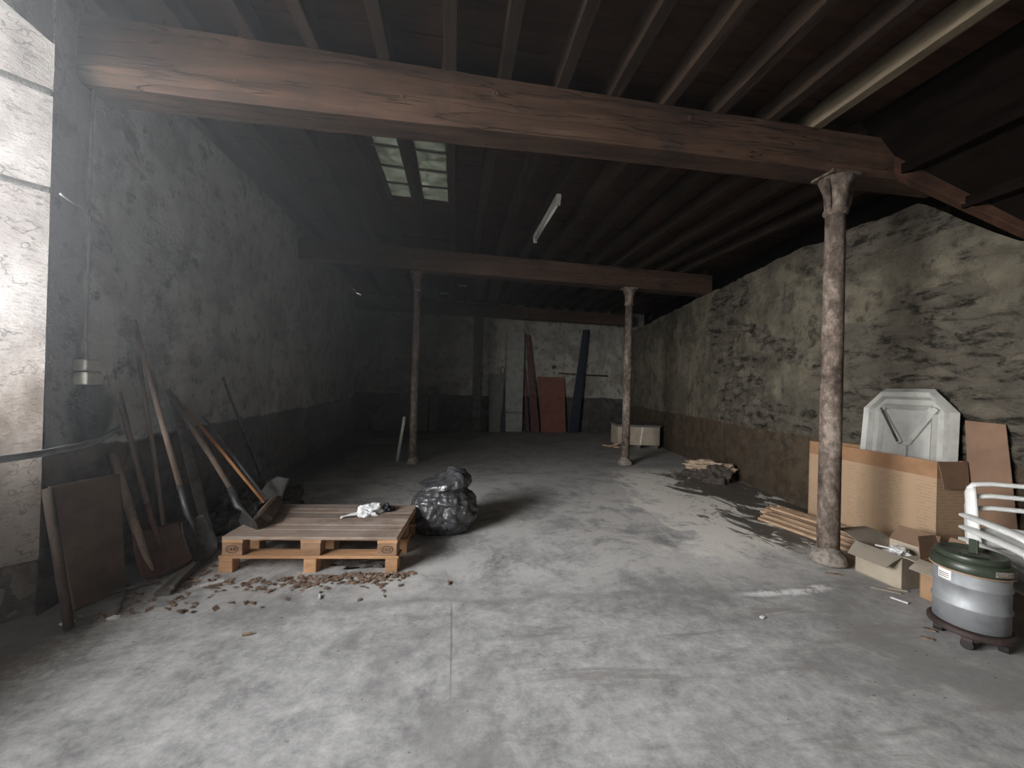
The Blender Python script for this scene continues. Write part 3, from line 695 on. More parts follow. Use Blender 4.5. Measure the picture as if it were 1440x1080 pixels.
# ---------------------------------------------------------------- pallet
P0 = V((-1.622, 3.135, 0)); pu = V((.996, -.089, 0)).normalized(); pv = V((.089, .996, 0)).normalized(); PW, PD = 1.245, .79
t = thing('wooden_pallet', tuple(P0), 'dusty wooden pallet on the floor under the broom and white rag', 'pallet')
def pb(x0, x1, y0, y1, z0, z1): return [P0 + pu * x + pv * y + V((0, 0, z)) for z in (z0, z1) for x, y in ((x0, y0), (x1, y0), (x1, y1), (x0, y1))]
y = 0.
for wd in (.145, .098, .145, .145, .098, .135):
    b = B(); b.hexa(pb(.0, PW, y, y + wd, .238, .262)); fin('deck_board', b, 'pallet_top', t, bevel=.004); y += wd + .0048
for x0, x1 in ((0, .145), (.55, .695), (1.10, 1.245)):
    b = B(); b.hexa(pb(x0, x1, .003, PD - .003, .217, .238)); fin('stringer', b, 'pallet_end', t)
    for k, (ya, yb2) in enumerate(((.002, .10), (.345, .445), (.69, .788))):
        b = B(); b.hexa(pb(x0 + .002, x1 - .002, ya, yb2, .124, .217)); bl = fin('block', b, 'pallet_block', t, bevel=.004)
        if k == 0 and x0 != .55:   # burnt oval stamp with illegible strokes
            c = P0 + pu * (x0 + .072) + pv * .0005 + V((0, 0, .17)); b = B(); ring = []
            for q in range(25):
                an = 2 * PI * q / 24; ring.append(c + pu * .042 * math.cos(an) + V((0, 0, .026 * math.sin(an))))
            b.tube(ring, .0022, 5, False)
            for q in range(5): b.bar(c + pu * (-.024 + .012 * q) + V((0, 0, -.011)), c + pu * (-.022 + .012 * q + (.004 if q % 2 else -.003)) + V((0, 0, .011)), .003, .003, (0, 1, 0))
            fin('stamp', b, 'rust', bl)
for ya, yb2 in ((0, .13), (.33, .46), (.66, .79)):
    b = B(); b.hexa(pb(-.022, PW + .012, ya, yb2, .101, .123)); fin('lower_board', b, 'pallet_end' if ya else 'pallet_end', t, bevel=.004)
for x0, x1 in ((-.02, .075), (.575, .665), (1.16, 1.25)):
    for ya, yb2 in ((.004, .10), (.345, .445), (.69, .786)):
        b = B(); b.hexa(pb(x0, x1, ya, yb2, 0, .101)); fin('foot', b, 'pallet_end', t, bevel=.004)
# rag on the pallet
def cloth(c, d, seed, fr=1.8, amp=.55, rz=0, sub=5, flat=True):
    R_ = Matrix.Rotation(rz, 3, 'Z')
    def f(n, dd):
        w = nz.ridged_multi_fractal(n * fr + V((seed, seed * 2, 0)), 1., 2., 4, 1., 2.) * .25
        k = 1 + amp * (fbm(n * fr * .8 + V((seed, 3, 1)), 1., 3) * .6 - .3 * w)
        q = V((n.x * dd.x, n.y * dd.y, n.z * dd.z)) * k
        if flat: q.z = max(q.z, -.002)
        return R_ @ q
    b = B(); b.blob(c, d, f, sub); return b
t = thing('white_rag', (-.68, 3.60, .262), 'crumpled white rag with dark end lying on the pallet', 'rag')
b = cloth((-.69, 3.58, .262), (.12, .075, .075), 4.2, 2.2, .8, .35)
fin('body', b, 'cloth_white', t, smooth=True)
b = B(); b.grid(14, 6, lambda u, v: V((-.90 + .17 * u, 3.475 + .10 * u + (v - .5) * (.035 + .05 * u), .268 + .02 * u * u + .012 * abs(math.sin(v * 6 + u * 5))))); fin('tail', b, 'cloth_white', t, smooth=True, solid=.004)
b = cloth((-.565, 3.655, .262), (.07, .06, .062), 9.1, 2.4, .8); fin('dark_end', b, 'cloth_dark', t, smooth=True)

# black refuse bag
def bagmesh():
    b = B(); seg, rows = 150, 110
    prof = [(0, .20), (.03, .265), (.10, .285), (.20, .29), (.30, .275), (.345, .255), (.375, .215), (.39, .195), (.405, .21), (.44, .24), (.49, .235), (.525, .185), (.54, .11), (.548, .02)]
    def rad(z):
        for (z0, r0), (z1, r1) in zip(prof, prof[1:]):
            if z <= z1: t = (z - z0) / (z1 - z0); t = t * t * (3 - 2 * t); return r0 + (r1 - r0) * t
        return .02
    rings = []
    for j in range(rows + 1):
        z = .548 * (j / rows); R = []
        for i in range(seg):
            a = 2 * PI * i / seg; d = V((math.cos(a), math.sin(a), 0)); p = d * 1.0 + V((0, 0, z * 4.2))
            wr_ = nz.ridged_multi_fractal(V((p.x * 3.2 + p.z, p.y * 3.2, p.z * 1.6)) + V((7.3, 4.1, 2)), 1., 2., 3, 1., 2.)
            fold = nz.ridged_multi_fractal(V((p.x * 1.5, p.y * 1.5, p.z * .75)) + V((2.3, 1.1, 5)), 1., 2., 3, 1., 2.)
            k = 1 + .14 * fbm(p + V((5, 2, 1)), 1.1, 3) - .05 * (fold - 1.0) + .17 * (abs(nz.noise(V((p.x * 1.9 + p.z * .5, p.y * 1.9, p.z * .9)) + V((3, 8, 1)))) - .2) - .02 * (wr_ - 1.0) + .075 * abs(nz.noise(V((p.x * 4.2, p.y * 4.2 + p.z, p.z * 2.2)) + V((1, 4, 9)))) + .03 * abs(nz.noise(p * 9)) + .04 * fbm(p, 5, 3)
            q = d * rad(z) * k
            zz = z * (1 + .05 * fbm(p + V((9, 0, 0)), 1.3, 2))
            if z > .38: zz += (z - .38) * .38 * math.cos(a - .1) - (z - .38) * .1     # the tied top rises to one corner
            q.z = zz; q.x += .05 * max(0, z - .3) ; q += V((-.065, 3.92, 0)); R.append(b.bm.verts.new(q))
        rings.append(R)
    for a, c in zip(rings, rings[1:]):
        for k in range(seg): b.face([a[k], a[(k + 1) % seg], c[(k + 1) % seg], c[k]])
    b.face(rings[0][::-1]); b.face(rings[-1]); return b
tag(fin('refuse_bag', bagmesh(), 'bag', smooth=True), 'full crumpled black refuse bag on the floor beside the pallet', 'bag')

# dry leaves round the pallet (uncountable) and small scraps
b = B()
for k in range(340):
    r = random.random()
    if r < .62: x, y = random.gauss(-.75, .32), 3.02 - abs(random.gauss(0, .075))
    elif r < .8: x, y = random.uniform(-1.75, -.3), 3.0 - abs(random.gauss(0, .16))
    else: x, y = random.uniform(-2.1, -1.5), random.uniform(2.6, 3.3)
    if x > -.25: continue
    s = random.uniform(.012, .040); a = random.uniform(0, 6.3); c = V((x, y, .004)); u = V((math.cos(a), math.sin(a), random.uniform(0, .3))) * s; w = V((-math.sin(a), math.cos(a), random.uniform(-.2, .5))) * s * .55
    h = V((0, 0, random.uniform(.001, .009)))
    vs = [b.bm.verts.new(q) for q in (c - u, c - w + h, c + u, c + w + h * .4, c + h * 1.3)]
    for i in range(4): b.face([vs[i], vs[(i + 1) % 4], vs[4]])
tag(fin('leaf_litter', b, 'leaf'), 'dry brown leaves scattered along the front of the pallet', 'leaves', kind='stuff')
b = lump((-.62, 3.22, 0), (.20, .09, .06), .6, 2.5, 4); tag(fin('dust_fluff', b, 'rubble'), 'grey fluff and dirt under the front of the pallet', 'dirt', kind='stuff')
for (x, y, l, a, mat), lb in zip(((-1.58, 2.96, .13, .5, 'paper'), (-.82, 2.72, .05, 1.9, 'paper'), (.0, 2.83, .05, 1.7, 'leaf'), (-1.72, 3.0, .06, .3, 'battenwood'), (-1.08, 2.36, .05, .2, 'battenwood')),
        ('pale wood splinter in front of the pallet left corner', 'pale chip on the floor in front of the pallet middle', 'curled brown leaf on the bare floor right of the pallet', 'tan wood chip beside the pallet left foot', 'small tan chip on the near floor in front of the pallet')):
    b = B(); d = V((math.cos(a), math.sin(a), 0)) * l / 2; b.bar(V((x, y, .008)) - d, V((x, y, .012)) + d, l * .22, .012); tag(fin('floor_scrap', b, mat, bevel=.002), lb, 'scrap', 'scraps on the floor near the pallet')
for (x, y), lb in zip(((-2.11, 2.57), (-1.9, 2.60)), ('crumpled white scrap at the foot of the left jamb', 'crumpled white scrap right of the wooden post foot')):
    b = cloth((x, y, 0.0), (.03, .018, .02), x, 2.5, .6, .4, 3); tag(fin('paper_scrap', b, 'paper'), lb, 'paper')

# ---------------------------------------------------------------- back of the shed
t = thing('block_pier', (1.83, YB - .06, 0), 'tall pale block pier against the back wall', 'pier')
b = B(); b.box((1.83, YB - .125, 1.52), (.54, .16, 3.04)); fin('body', b, 'blockpier', t, bevel=.008)
b = B(); b.box((1.83, YB - .21, .58), (.50, .03, .05)); fin('ledge', b, 'slab', t)
t = thing('grey_panel', (1.30, YB - .2, 0), 'dark grey panel leaning on the back wall left of the pale pier', 'panel')
b = B(); b.hexa([(1.07, YB - .30, 0), (1.42, YB - .30, 0), (1.42, YB - .27, 0), (1.07, YB - .27, 0), (1.05, YB - .06, 1.74), (1.53, YB - .06, 1.74), (1.53, YB - .03, 1.74), (1.05, YB - .03, 1.74)]); fin('sheet', b, 'greypaint', t, bevel=.004)
b = B(); b.hexa([(1.40, YB - .31, 0), (1.56, YB - .31, 0), (1.56, YB - .27, 0), (1.42, YB - .27, 0), (1.48, YB - .10, 1.35), (1.54, YB - .10, 1.35), (1.54, YB - .06, 1.35), (1.48, YB - .06, 1.35)]); fin('dark_strip', b, 'navy', t)
b = B(); b.tube([V((1.47 + .07 * math.sin(a), YB - .03, 1.86 + .12 * -math.cos(a))) for a in [2 * PI * k / 20 for k in range(21)]], .012, 6, False); tag(fin('wire_ring', b, 'rust', smooth=True), 'small wire ring hanging above the grey panel on the back wall', 'ring')
lean_panel('steel_profile', (2.36, 11.90, 0), (2.62, 11.90, 0), (2.16, YB - .08, 2.98), (2.28, YB - .08, 2.98), .06, 'darkred', 'dark red steel profile leaning on the back wall beside the pale pier', 'profile')
lean_panel('steel_strip', (2.24, 11.95, 0), (2.31, 11.95, 0), (2.14, YB - .05, 2.0), (2.18, YB - .05, 2.0), .03, 'darkred', 'short thin dark red strip between the pale pier and the steel profile', 'strip')
lean_panel('red_brown_board', (2.68, 11.92, 0), (3.45, 11.92, 0), (2.56, YB - .05, 1.70), (3.43, YB - .05, 1.70), .02, 'redbrown', 'red brown board leaning on the back wall right of the pier', 'board')
lean_panel('navy_plank', (3.50, 11.85, 0), (3.80, 11.85, 0), (3.98, YB - .08, 3.22), (4.18, YB - .08, 3.22), .05, 'navy', 'long dark navy plank leaning steeply on the back wall', 'plank')
b = B(); b.tube([(3.25, YB - .04, 1.83), (4.0, YB - .05, 1.80), (4.85, YB - .04, 1.79)], .028, 8); tag(fin('wall_pipe', b, 'rust', smooth=True), 'rusty horizontal pipe on the back wall behind the navy plank', 'pipe')
b = B(); b.blob((3.08, YB - .05, 2.02), (.07, .06, .06), lambda n, d: V((n.x * d.x, n.y * d.y, n.z * d.z)), 3); tag(fin('wall_boss', b, 'rust', smooth=True), 'round rusty knob on the back wall above the red brown board', 'knob')
# half-round panel and post at the back left
b = B(); pts = [(-.80, 0), (.78, 0), (.80, 1.22)] + [(.8 - 1.6 * k / 12, 1.22 - .80 * (k / 12) ** 2.6) for k in range(1, 13)]
b.prism([(x, z) for x, z in pts], .03, Matrix.Translation(V((-1.52, YB - .28, 0))) @ Matrix.Rotation(-.16, 4, 'X')); tag(fin('curved_panel', b, 'greypaint', bevel=.005), 'large curved grey panel leaning on the back wall behind the left column', 'panel')
lean_panel('pale_plank', (-.69, YB - .3, 0), (-.46, YB - .3, 0), (-.70, YB - .05, 1.32), (-.46, YB - .05, 1.32), .03, 'slab', 'short pale plank leaning right of the curved grey panel', 'plank')
stick('white_stake', (-.965, 7.35, .0), (-.845, 7.2, .80), .026, 'lamp_white', 'pale stake leaning on the left slender column', 'stake')
# crate
t = thing('wooden_crate', (4.35, 8.95, 0), 'low pale crate with dark lid behind the right slender column', 'crate')
cm = Matrix.Translation(V((4.36, 9.10, 0))) @ Matrix.Rotation(-.10, 4, 'Z')
b = B(); b.box((0, 0, 0), (1.0, .55, .44), mat=cm @ Matrix.Translation(V((0, 0, .30)))); fin('body', b, 'card_pale', t, bevel=.006)
b = B(); b.box((0, 0, 0), (1.06, .6, .05), mat=cm @ Matrix.Translation(V((0, 0, .545))) @ Matrix.Rotation(.04, 4, 'X')); fin('lid', b, 'greywood', t, bevel=.006)
for sx in (-.42, 0, .42):
    b = B(); b.box((0, 0, 0), (.10, .5, .08), mat=cm @ Matrix.Translation(V((sx, 0, .04)))); fin('skid', b, 'greywood', t)
b = B(); b.box((0, 0, 0), (.03, .012, .42), mat=cm @ Matrix.Translation(V((.06, -.28, .30))) @ Matrix.Rotation(.12, 4, 'Y')); fin('torn_strip', b, 'paper', t)
for p, q, lb in (((3.62, 9.25, .02), (3.86, 8.85, .03), 'short wood offcut on the floor left of the crate'), ((3.70, 9.0, .02), (3.80, 8.75, .12), 'stubby wood offcut propped against the crate corner')):
    b = B(); b.bar(p, q, .06, .035); tag(fin('wood_offcut', b, 'battenwood'), lb, 'offcut')

# rag pile at the right wall
t = thing('rag_sack', (4.2, 5.75, 0), 'dark brown rag sack on the floor against the right wall', 'sack')
b = cloth((4.09, 5.70, 0), (.27, .26, .26), 3.3, 2.0, .6, -.5); fin('body', b, 'dark_rag', t, smooth=True)
b = cloth((3.93, 5.95, 0), (.26, .15, .10), 6.3, 2.2, .7, -.7); fin('fold', b, 'dark_rag', t, smooth=True)
b = cloth((4.08, 5.86, .19), (.36, .17, .10), 1.7, 2.3, .8, -.75, flat=False); tag(fin('tan_canvas', b, 'tan_rag', smooth=True), 'crumpled tan canvas draped over the dark rag sack', 'cloth')

# ---------------------------------------------------------------- right side
# wooden battens behind the thick column
bt = []
for lay, cnt in enumerate((9, 8, 6, 4)):
    for i in range(cnt):
        x0 = 3.36 + i * .046 + lay * .075; z = .014 + lay * .0275
        a = V((x0 + random.uniform(-.006, .006), 3.93 + random.uniform(-.07, .10) + .035 * i + .02 * lay, z)); c = a + V((.17, -.95 + random.uniform(-.05, .06), 0))
        if c.x > 3.89: a.x -= c.x - 3.89; c.x = 3.89
        b = B(); b.bar(a, c, .034, .027); tag(fin('wooden_batten', b, 'battenwood', bevel=.003), 'tan wooden batten in the bundle on the floor behind the thick column', 'batten', 'bundle of battens behind the thick column')
# big printed carton along the right wall
def carton(name, o, yaw, dx, dy, dz, mat, label, flaps=(), inner='card_grey', th=.006):
    t = thing(name, (o[0], o[1], 0), label, 'box'); m = Matrix.Translation(V((o[0], o[1], 0))) @ Matrix.Rotation(yaw, 4, 'Z')
    b = B()
    for c, d in (((dx / 2, th / 2, dz / 2), (dx, th, dz)), ((dx / 2, dy - th / 2, dz / 2), (dx, th, dz)), ((th / 2, dy / 2, dz / 2), (th, dy, dz)), ((dx - th / 2, dy / 2, dz / 2), (th, dy, dz)), ((dx / 2, dy / 2, th / 2 + .001), (dx, dy, th))):
        b.box(c, d, mat=m @ Matrix.Translation(V(c)))
    fin('body', b, mat, t)
    for side, ln, ang, fm, bend in flaps:     # ang: 0 = straight up, positive folds outwards
        b = B(); n = 6
        def f(u, v):
            a = ang + bend * v; l = ln * v; oo, zz = l * math.sin(ang + bend * v * .5), dz + l * math.cos(ang + bend * v * .5)
            sh = .04 * v * (.5 - u) * 1.2
            p = {'w': (-oo, u * dy + sh, zz), 'e': (dx + oo, u * dy + sh, zz), 's': (u * dx + sh, -oo, zz), 'n': (u * dx + sh, dy + oo, zz)}[side]
            return m @ V(p)
        b.grid(8, n, f); q = fin('flap', b, fm, t, solid=.005); q.modifiers['solid'].offset = 0
    return t
carton('big_carton', (3.93, 2.72, 0), -.035, .28, 1.23, .87, 'card_print', 'big printed brown carton standing along the right wall', (('s', .22, 2.95, 'card_dull', .1),))
carton('open_carton', (3.225, 2.43, 0), .10, .36, .31, .24, 'card_pale', 'small pale open carton between the thick column and metal bin', (('w', .14, 2.05, 'card_grey', .2), ('n', .17, 1.1, 'card_grey', .5), ('e', .13, .5, 'card_dull', .2), ('s', .12, 1.5, 'card_pale', .6)))
carton('tan_carton', (3.29, 2.06, 0), .10, .22, .29, .26, 'card', 'small tan open carton half hidden behind the metal bin', (('w', .15, 1.75, 'card_pale', .2), ('n', .15, .15, 'card_dull', .1), ('e', .15, .2, 'card_dull', .1)))
b = cloth((3.40, 2.60, .185), (.11, .08, .06), 2.9, 2.3, .7, .4, 4, False); tag(fin('crumpled_paper', b, 'paper'), 'crumpled white paper inside the small pale open carton', 'paper')
b = B(); b.bar((3.28, 2.66, .236), (3.44, 2.55, .222), .02, .01); tag(fin('paper_strip', b, 'paper'), 'thin white strip lying across the pale open carton', 'strip')
# brown cardboard sheet on the wall behind
lean_panel('cardboard_sheet', (4.20, 2.36, 0), (4.20, 2.66, 0), (4.235, 2.50, 1.20), (4.235, 2.75, 1.21), .008, 'card_dull', 'brown cardboard sheet standing against the right wall beside the table', 'cardboard')

# white garden table, on edge behind the carton
t = thing('garden_table', (4.2, 3.1, 0), 'white plastic garden table on its edge behind the big carton', 'table')
tw, tl, ch = .90, 1.47, .20
y0, y1 = 2.745, 3.56
tilt = math.atan2(.09, tl); TM = Matrix.Translation(V((4.12, (y0 + y1) / 2, 0))) @ Matrix.Rotation(-PI / 2, 4, 'Z') @ Matrix.Rotation(-tilt, 4, 'X')
# local: x across (towards -Y world), y away from the room, z up
W2 = (y1 - y0) / 2
oct_ = lambda e: [(-W2 + e, .0 + ch), (-W2 + ch * .95, e), (W2 - ch * .95, e), (W2 - e, ch), (W2 - e - .02, tl - ch * 1.0), (W2 - ch * 1.05, tl - e), (-W2 + ch * 1.05, tl - e), (-W2 + e + .02, tl - ch * 1.0)]
b = B(); b.prism(oct_(0.015), .012, TM @ Matrix.Translation(V((0, .014, 0)))); fin('tabletop', b, 'table_plastic', t, bevel=.004)
def ring(p0, p1, d0, d1):
    b = B(); a = [b.bm.verts.new(TM @ V((x, d0, z))) for x, z in p0]; c = [b.bm.verts.new(TM @ V((x, d1, z))) for x, z in p1]
    a2 = [b.bm.verts.new(TM @ V((x * .992, d0 + .006, z))) for x, z in p0]; 
    for k in range(8): b.face([a[k], a[(k + 1) % 8], c[(k + 1) % 8], c[k]])
    return b
q = fin('rim', ring(oct_(0), oct_(.035), .012, -.045), 'table_plastic', t, solid=.006); q.modifiers['solid'].offset = 0
q = fin('rim', ring(oct_(.035), oct_(.075), -.045, -.03), 'table_plastic', t, solid=.006); q.modifiers['solid'].offset = 0
q = fin('rim', ring(oct_(.075), oct_(.10), -.03, .008), 'table_plastic', t, solid=.004); q.modifiers['solid'].offset = 0
q = fin('rib', ring(oct_(.150), oct_(.165), .008, -.022), 'table_plastic', t, solid=.006); q.modifiers['solid'].offset = 0
q = fin('rib', ring(oct_(.165), oct_(.195), -.022, .008), 'table_plastic', t, solid=.006); q.modifiers['solid'].offset = 0
ctr = (.0, .92)
def rib(a, c, w, h):
    b = B(); b.bar(TM @ V((a[0], -h / 2 + .008, a[1])), TM @ V((c[0], -h / 2 + .008, c[1])), w, h, TM.to_3x3() @ V((0, -1, 0))); return fin('rib', b, 'table_plastic', t, bevel=.006)
for a in ((-W2 + .17, tl - .17), (W2 - .17, tl - .17), (-W2 + .17, .17), (W2 - .17, .17)):
    rib(a, (ctr[0] + (.03 if a[0] > 0 else -.03), ctr[1] + (.04 if a[1] > .9 else -.28)), .045, .03)
rib((0, ctr[1] + .03), (0, ctr[1] - .3), .06, .034)
# leg sockets with dark slots
for sx in (-1, 1):
    b = B(); b.box((0, 0, 0), (.07, .03, .05), mat=TM @ Matrix.Translation(V((sx * (W2 - .20), -.012, tl - .20))) @ Matrix.Rotation(sx * .8, 4, 'Y')); fin('leg_socket', b, 'table_plastic', t, bevel=.006)
b = B(); b.bar(TM @ V((-W2 + .20, -.024, tl - .19)), TM @ V((-.04, -.024, ctr[1] + .05)), .022, .006, TM.to_3x3() @ V((0, -1, 0))); fin('dark_slot', b, 'darkmetal', t)

# stack of white plastic chairs
def chair(z0, label):
    cx, cy = 3.73, 2.0; yaw = -.475
    t = thing('plastic_chair', (cx, cy, z0), label, 'chair', 'stack of white plastic chairs'); m = Matrix.Translation(V((cx, cy, z0))) @ Matrix.Rotation(yaw, 4, 'Z')
    T = lambda p: m @ V(p)
    b = B(); b.grid(10, 10, lambda u, v: T((-.21 + .42 * u, -.22 + .40 * v, .215 - .02 * math.sin(PI * u) - .02 * v))); q = fin('seat', b, 'white_plastic', t, smooth=True, solid=.010)
    # back: two posts, top rail, slats
    for sx in (-1, 1):
        b = B(); b.tube([T((sx * .225, .18, .18)), T((sx * .235, .21, .38)), T((sx * .225, .25, .555)), T((sx * .215, .262, .60))], [.034, .036, .034, .026], 10, flat=.45); fin('post', b, 'white_plastic', t, smooth=True)
        b = B(); b.tube([T((sx * .262, .275, .40)), T((sx * .266, .22, .400)), T((sx * .27, .0, .405)), T((sx * .27, -.22, .403)), T((sx * .262, -.275, .385)), T((sx * .252, -.285, .31))], [.012, .038, .044, .044, .034, .024], 10, flat=.42); fin('armrest', b, 'white_plastic', t, smooth=True)
        b = B(); b.tube([T((sx * .252, -.285, .33)), T((sx * .245, -.26, .0))], [.030, .022], 8); fin('leg', b, 'white_plastic', t, smooth=True)
        b = B(); b.tube([T((sx * .225, .18, .20)), T((sx * .24, .25, .0))], [.030, .022], 8); fin('leg', b, 'white_plastic', t, smooth=True)
    b = B(); b.tube([T((-.222, .258, .585)), T((-.20, .266, .612)), T((-.1, .275, .625)), T((.1, .275, .625)), T((.20, .266, .612)), T((.222, .258, .585))], .022, 10, flat=.7); fin('top_rail', b, 'white_plastic', t, smooth=True)
    b = B(); b.grid(10, 6, lambda u, v: T((-.22 + .44 * u, .18 + .045 * v + .03 * math.sin(PI * u), .20 + .11 * v + .02 * math.sin(PI * u) * v))); q = fin('lower_back', b, 'white_plastic', t, smooth=True, solid=.009)
    return t
for k, lb in enumerate(('bottom white plastic chair of the stack behind the metal bin', 'middle white plastic chair of the stack behind the metal bin', 'top white plastic chair of the stack behind the metal bin')):
    chair(.0 + .085 * k, lb)

# galvanised bin on a wheeled dolly
bx, by = 2.985, 1.895
t = thing('plant_dolly', (bx, by, 0), 'dark wheeled dolly carrying the metal bin', 'dolly')
b = B(); b.lathe([(.165, .072), (.175, .078), (.175, .10), (.165, .105)], (bx, by, 0), 40); fin('plate', b, 'brownframe', t, bevel=.002)
for a in (.5, 2.07, 3.64, 5.21):
    wx, wy = bx + .125 * math.cos(a), by + .125 * math.sin(a)
    b = B(); b.box((wx, wy, .06), (.045, .045, .03), a); w = fin('caster', b, 'brownframe', t, bevel=.003)
    d = V((math.cos(a), math.sin(a), 0)) * .02; b = B(); b.tube([V((wx, wy, .027)) - d, V((wx, wy, .027)) + d], .027, 16); fin('wheel', b, 'black_rubber', w, bevel=.004)
t = thing('metal_bin', (bx, by, .105), 'galvanised metal bin with dark green lid on the dolly', 'bin')
R0 = .152
b = B(); b.lathe([(R0 - .012, .106), (R0, .112), (R0, .215), (R0 + .007, .222), (R0 + .007, .229), (R0, .236), (R0, .335), (R0 + .007, .342), (R0 + .007, .349), (R0, .356), (R0, .455), (R0 - .004, .457)], (bx, by, 0), 56)
fin('body', b, 'galv', t, smooth=True, bevel=0)
b = B(); b.lathe([(R0 + .002, .412), (R0 + .012, .417), (R0 + .015, .440), (R0 + .012, .474), (R0 - .004, .480)], (bx, by, 0), 56); fin('collar', b, 'green', t, smooth=True)
b = B(); b.lathe([(R0 + .012, .414), (R0 + .018, .418), (R0 + .014, .423)], (bx, by, 0), 56, cap=False); fin('clamp_wire', b, 'battenwood', t, smooth=True)
b = B(); b.lathe([(R0 - .012, .470), (R0 - .006, .474), (R0 - .004, .505), (R0 - .010, .513), (R0 - .022, .514), (R0 - .027, .503), (.10, .499), (.05, .504), (.001, .505)], (bx, by, 0), 56); fin('lid', b, 'green', t, smooth=True)
b = B(); b.bar((bx - .075, by + .0, .508), (bx + .01, by - .075, .508), .045, .008); b.bar((bx + .0, by - .01, .50), (bx + .0, by - .01, .585), .042, .012, (1, 0, 0)); fin('handle', b, 'green', t, bevel=.003)
vd = math.atan2(-by, -bx)     # direction from the bin to the camera
def patch(a0, a1, z0, z1, name, mat, r):
    b = B(); b.grid(8, 2, lambda u, v: V((bx + r * math.cos(a0 + (a1 - a0) * u), by + r * math.sin(a0 + (a1 - a0) * u), z0 + (z1 - z0) * v))); return fin(name, b, mat, t, solid=.001)
p_ = patch(vd - .95, vd - .50, .352, .408, 'label_sticker', 'paper', R0 + .002)
q = patch(vd + .55, vd + 1.1, .436, .466, 'worn_patch', 'plaster_white', R0 + .017)
b = B()
for k in range(3):
    a0 = vd - .9; b.grid(6, 1, lambda u, v: V((bx + (R0 + .0036) * math.cos(a0 + .34 * u), by + (R0 + .0036) * math.sin(a0 + .34 * u), .364 + .011 * k + .004 * v)))
fin('print', b, 'rust', p_)

# paper bits and small scraps on the floor in front of the cartons
for (x, y, l, a, mat), lb in zip(((3.10, 2.44, .16, -.75, 'card_pale'), (3.20, 2.44, .11, -.62, 'card_pale'), (3.05, 2.31, .09, -1.2, 'paper'), (2.86, 2.0, .05, -.9, 'leaf'), (2.74, 1.93, .05, -.8, 'leaf'), (2.95, 2.70, .10, -.4, 'leaf'), (1.93, 2.22, .025, .3, 'paper')),
        ('long pale cardboard sliver in front of the open carton', 'shorter pale sliver nearest the open carton corner', 'bright white strip on the floor in front of the cartons', 'dark curl of bark on the floor left of the bin', 'dark bark chip farther left of the bin', 'brown scrap at the foot of the thick column', 'tiny white chip alone on the near floor')):
    b = B(); d = V((math.cos(a), math.sin(a), 0)) * l / 2; b.bar(V((x, y, .005)) - d, V((x, y, .007)) + d, .022, .006); tag(fin('floor_scrap', b, mat), lb, 'scrap', 'scraps on the floor near the cartons')

# ---------------------------------------------------------------- light: overcast daylight through the left doorway
w = bpy.data.worlds.new('overcast_sky'); SC.world = w; w.use_nodes = True
nt = w.node_tree; bg = nt.nodes['Background']; bg.inputs[1].default_value = 2.5
bg.inputs[0].default_value = (.99, 1.0, 1.02, 1)
la = bpy.data.lights.new('doorway_portal', 'AREA'); la.shape = 'RECTANGLE'; la.size = 2.3; la.size_y = 2.6
la.cycles.is_portal = True
tc_ = nt.nodes.new('ShaderNodeTexCoord'); sx_ = nt.nodes.new('ShaderNodeSeparateXYZ'); rp_ = nt.nodes.new('ShaderNodeValToRGB')
nt.links.new(tc_.outputs['Generated'], sx_.inputs[0]); nt.links.new(sx_.outputs[2], rp_.inputs[0]); nt.links.new(rp_.outputs[0], bg.inputs[0])
el = rp_.color_ramp.elements; el[0].position = .20; el[0].color = (1.0, 1.0, 1.0, 1); el[1].position = .75; el[1].color = (.27, .28, .30, 1)
el = rp_.color_ramp.elements.new(.42); el.color = (.62, .635, .66, 1)
lo = bpy.data.objects.new('doorway_portal', la); COL.objects.link(lo); lo.location = (-2.98, .98, 2.40)
lo.rotation_euler = (PI / 2, 0, -PI / 2)

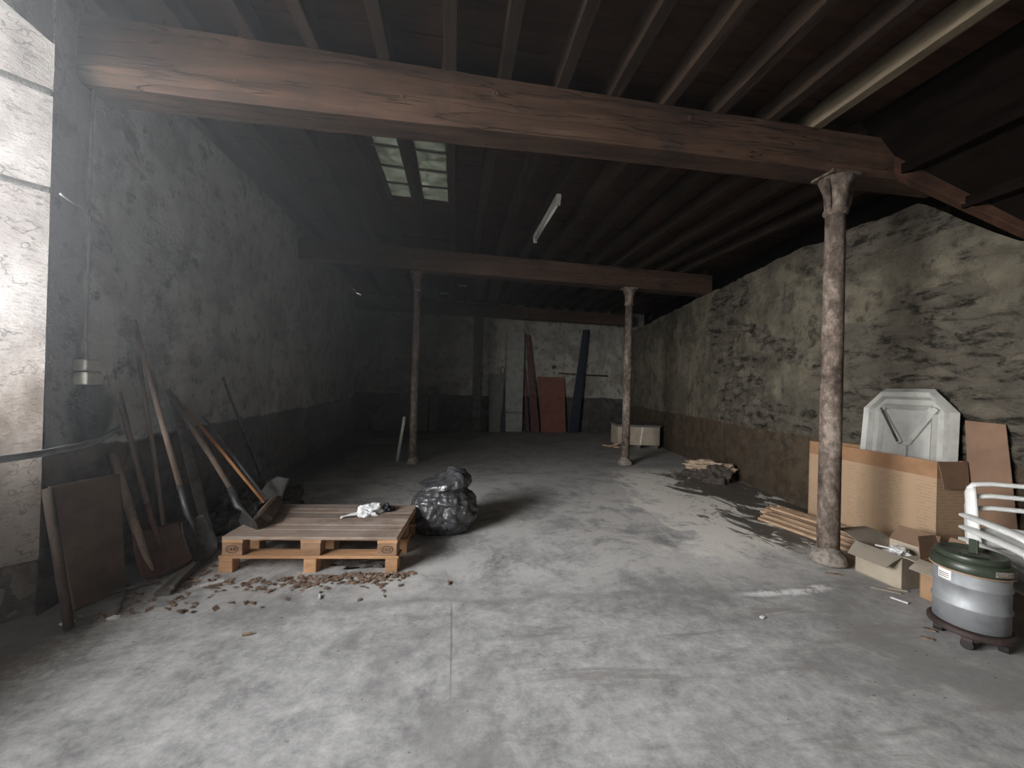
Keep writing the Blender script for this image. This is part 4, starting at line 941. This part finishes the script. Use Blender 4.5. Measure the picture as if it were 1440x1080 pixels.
# added haze volume imitating veiling glare, denser near the doorway and higher up
HZ = 0.016
if HZ:
    b = B(); b.box((1.5, 5.0, 2.2), (12.0, 16.4, 4.6))
    hm = bpy.data.materials.new('glare_veil'); hm.use_nodes = True; hn = hm.node_tree; hn.nodes.clear()
    ho = hn.nodes.new('ShaderNodeOutputMaterial'); hv = hn.nodes.new('ShaderNodeVolumeScatter')
    hv.inputs['Density'].default_value = HZ; hv.inputs['Anisotropy'].default_value = .8; hv.inputs['Color'].default_value = (.90, .95, 1, 1)
    htc = hn.nodes.new('ShaderNodeTexCoord'); hsx = hn.nodes.new('ShaderNodeSeparateXYZ'); hmr = hn.nodes.new('ShaderNodeMapRange'); hmr.interpolation_type = 'SMOOTHSTEP'
    hn.links.new(htc.outputs['Object'], hsx.inputs[0]); hn.links.new(hsx.outputs[0], hmr.inputs[0])
    hmr.inputs[1].default_value = -3.2; hmr.inputs[2].default_value = .2; hmr.inputs[3].default_value = HZ * 3.6; hmr.inputs[4].default_value = HZ * .10
    hm2 = hn.nodes.new('ShaderNodeMapRange'); hm2.interpolation_type = 'SMOOTHSTEP'; hn.links.new(hsx.outputs[2], hm2.inputs[0])
    hm2.inputs[1].default_value = 1.0; hm2.inputs[2].default_value = 2.5; hm2.inputs[3].default_value = .06; hm2.inputs[4].default_value = 1.
    hmu = hn.nodes.new('ShaderNodeMath'); hmu.operation = 'MULTIPLY'; hn.links.new(hmr.outputs[0], hmu.inputs[0]); hn.links.new(hm2.outputs[0], hmu.inputs[1]); hn.links.new(hmu.outputs[0], hv.inputs['Density']); hn.links.new(hv.outputs[0], ho.inputs['Volume']); M['haze'] = hm
    tag(fin('haze', b, 'haze'), 'thin pale haze added to imitate glare from the doorway', 'haze', kind='stuff')

# ---------------------------------------------------------------- camera
F = 560.; yaw, roll, pit = math.radians(8.3), math.radians(1.5), math.radians(.25)
f0 = V((math.sin(yaw), math.cos(yaw), 0)); r0 = V((math.cos(yaw), -math.sin(yaw), 0)); zz = V((0, 0, 1))
fw = f0 * math.cos(pit) + zz * math.sin(pit); u0 = zz * math.cos(pit) - f0 * math.sin(pit)
rr = r0 * math.cos(roll) + u0 * math.sin(roll); uu = u0 * math.cos(roll) - r0 * math.sin(roll)
cd = bpy.data.cameras.new('camera'); cd.sensor_fit = 'HORIZONTAL'; cd.sensor_width = 36.; cd.lens = 36. * F / 1440; cd.clip_start = .05; cd.clip_end = 200
cam = bpy.data.objects.new('camera', cd); COL.objects.link(cam)
mw = Matrix((rr, uu, -fw)).transposed().to_4x4(); mw.translation = V((0, 0, 1.4)); cam.matrix_world = mw
SC.camera = cam

for o in list(bpy.data.objects):
    if '_loc' in o: del o['_loc']
SC.view_settings.view_transform = 'Standard'; SC.view_settings.look = 'None'
SC.view_settings.exposure = 4.55; SC.view_settings.gamma = 1.; SC.view_settings.use_curve_mapping = False
SC.cycles.max_bounces = 10; SC.cycles.diffuse_bounces = 6; SC.cycles.glossy_bounces = 4
SC.cycles.use_denoising = True
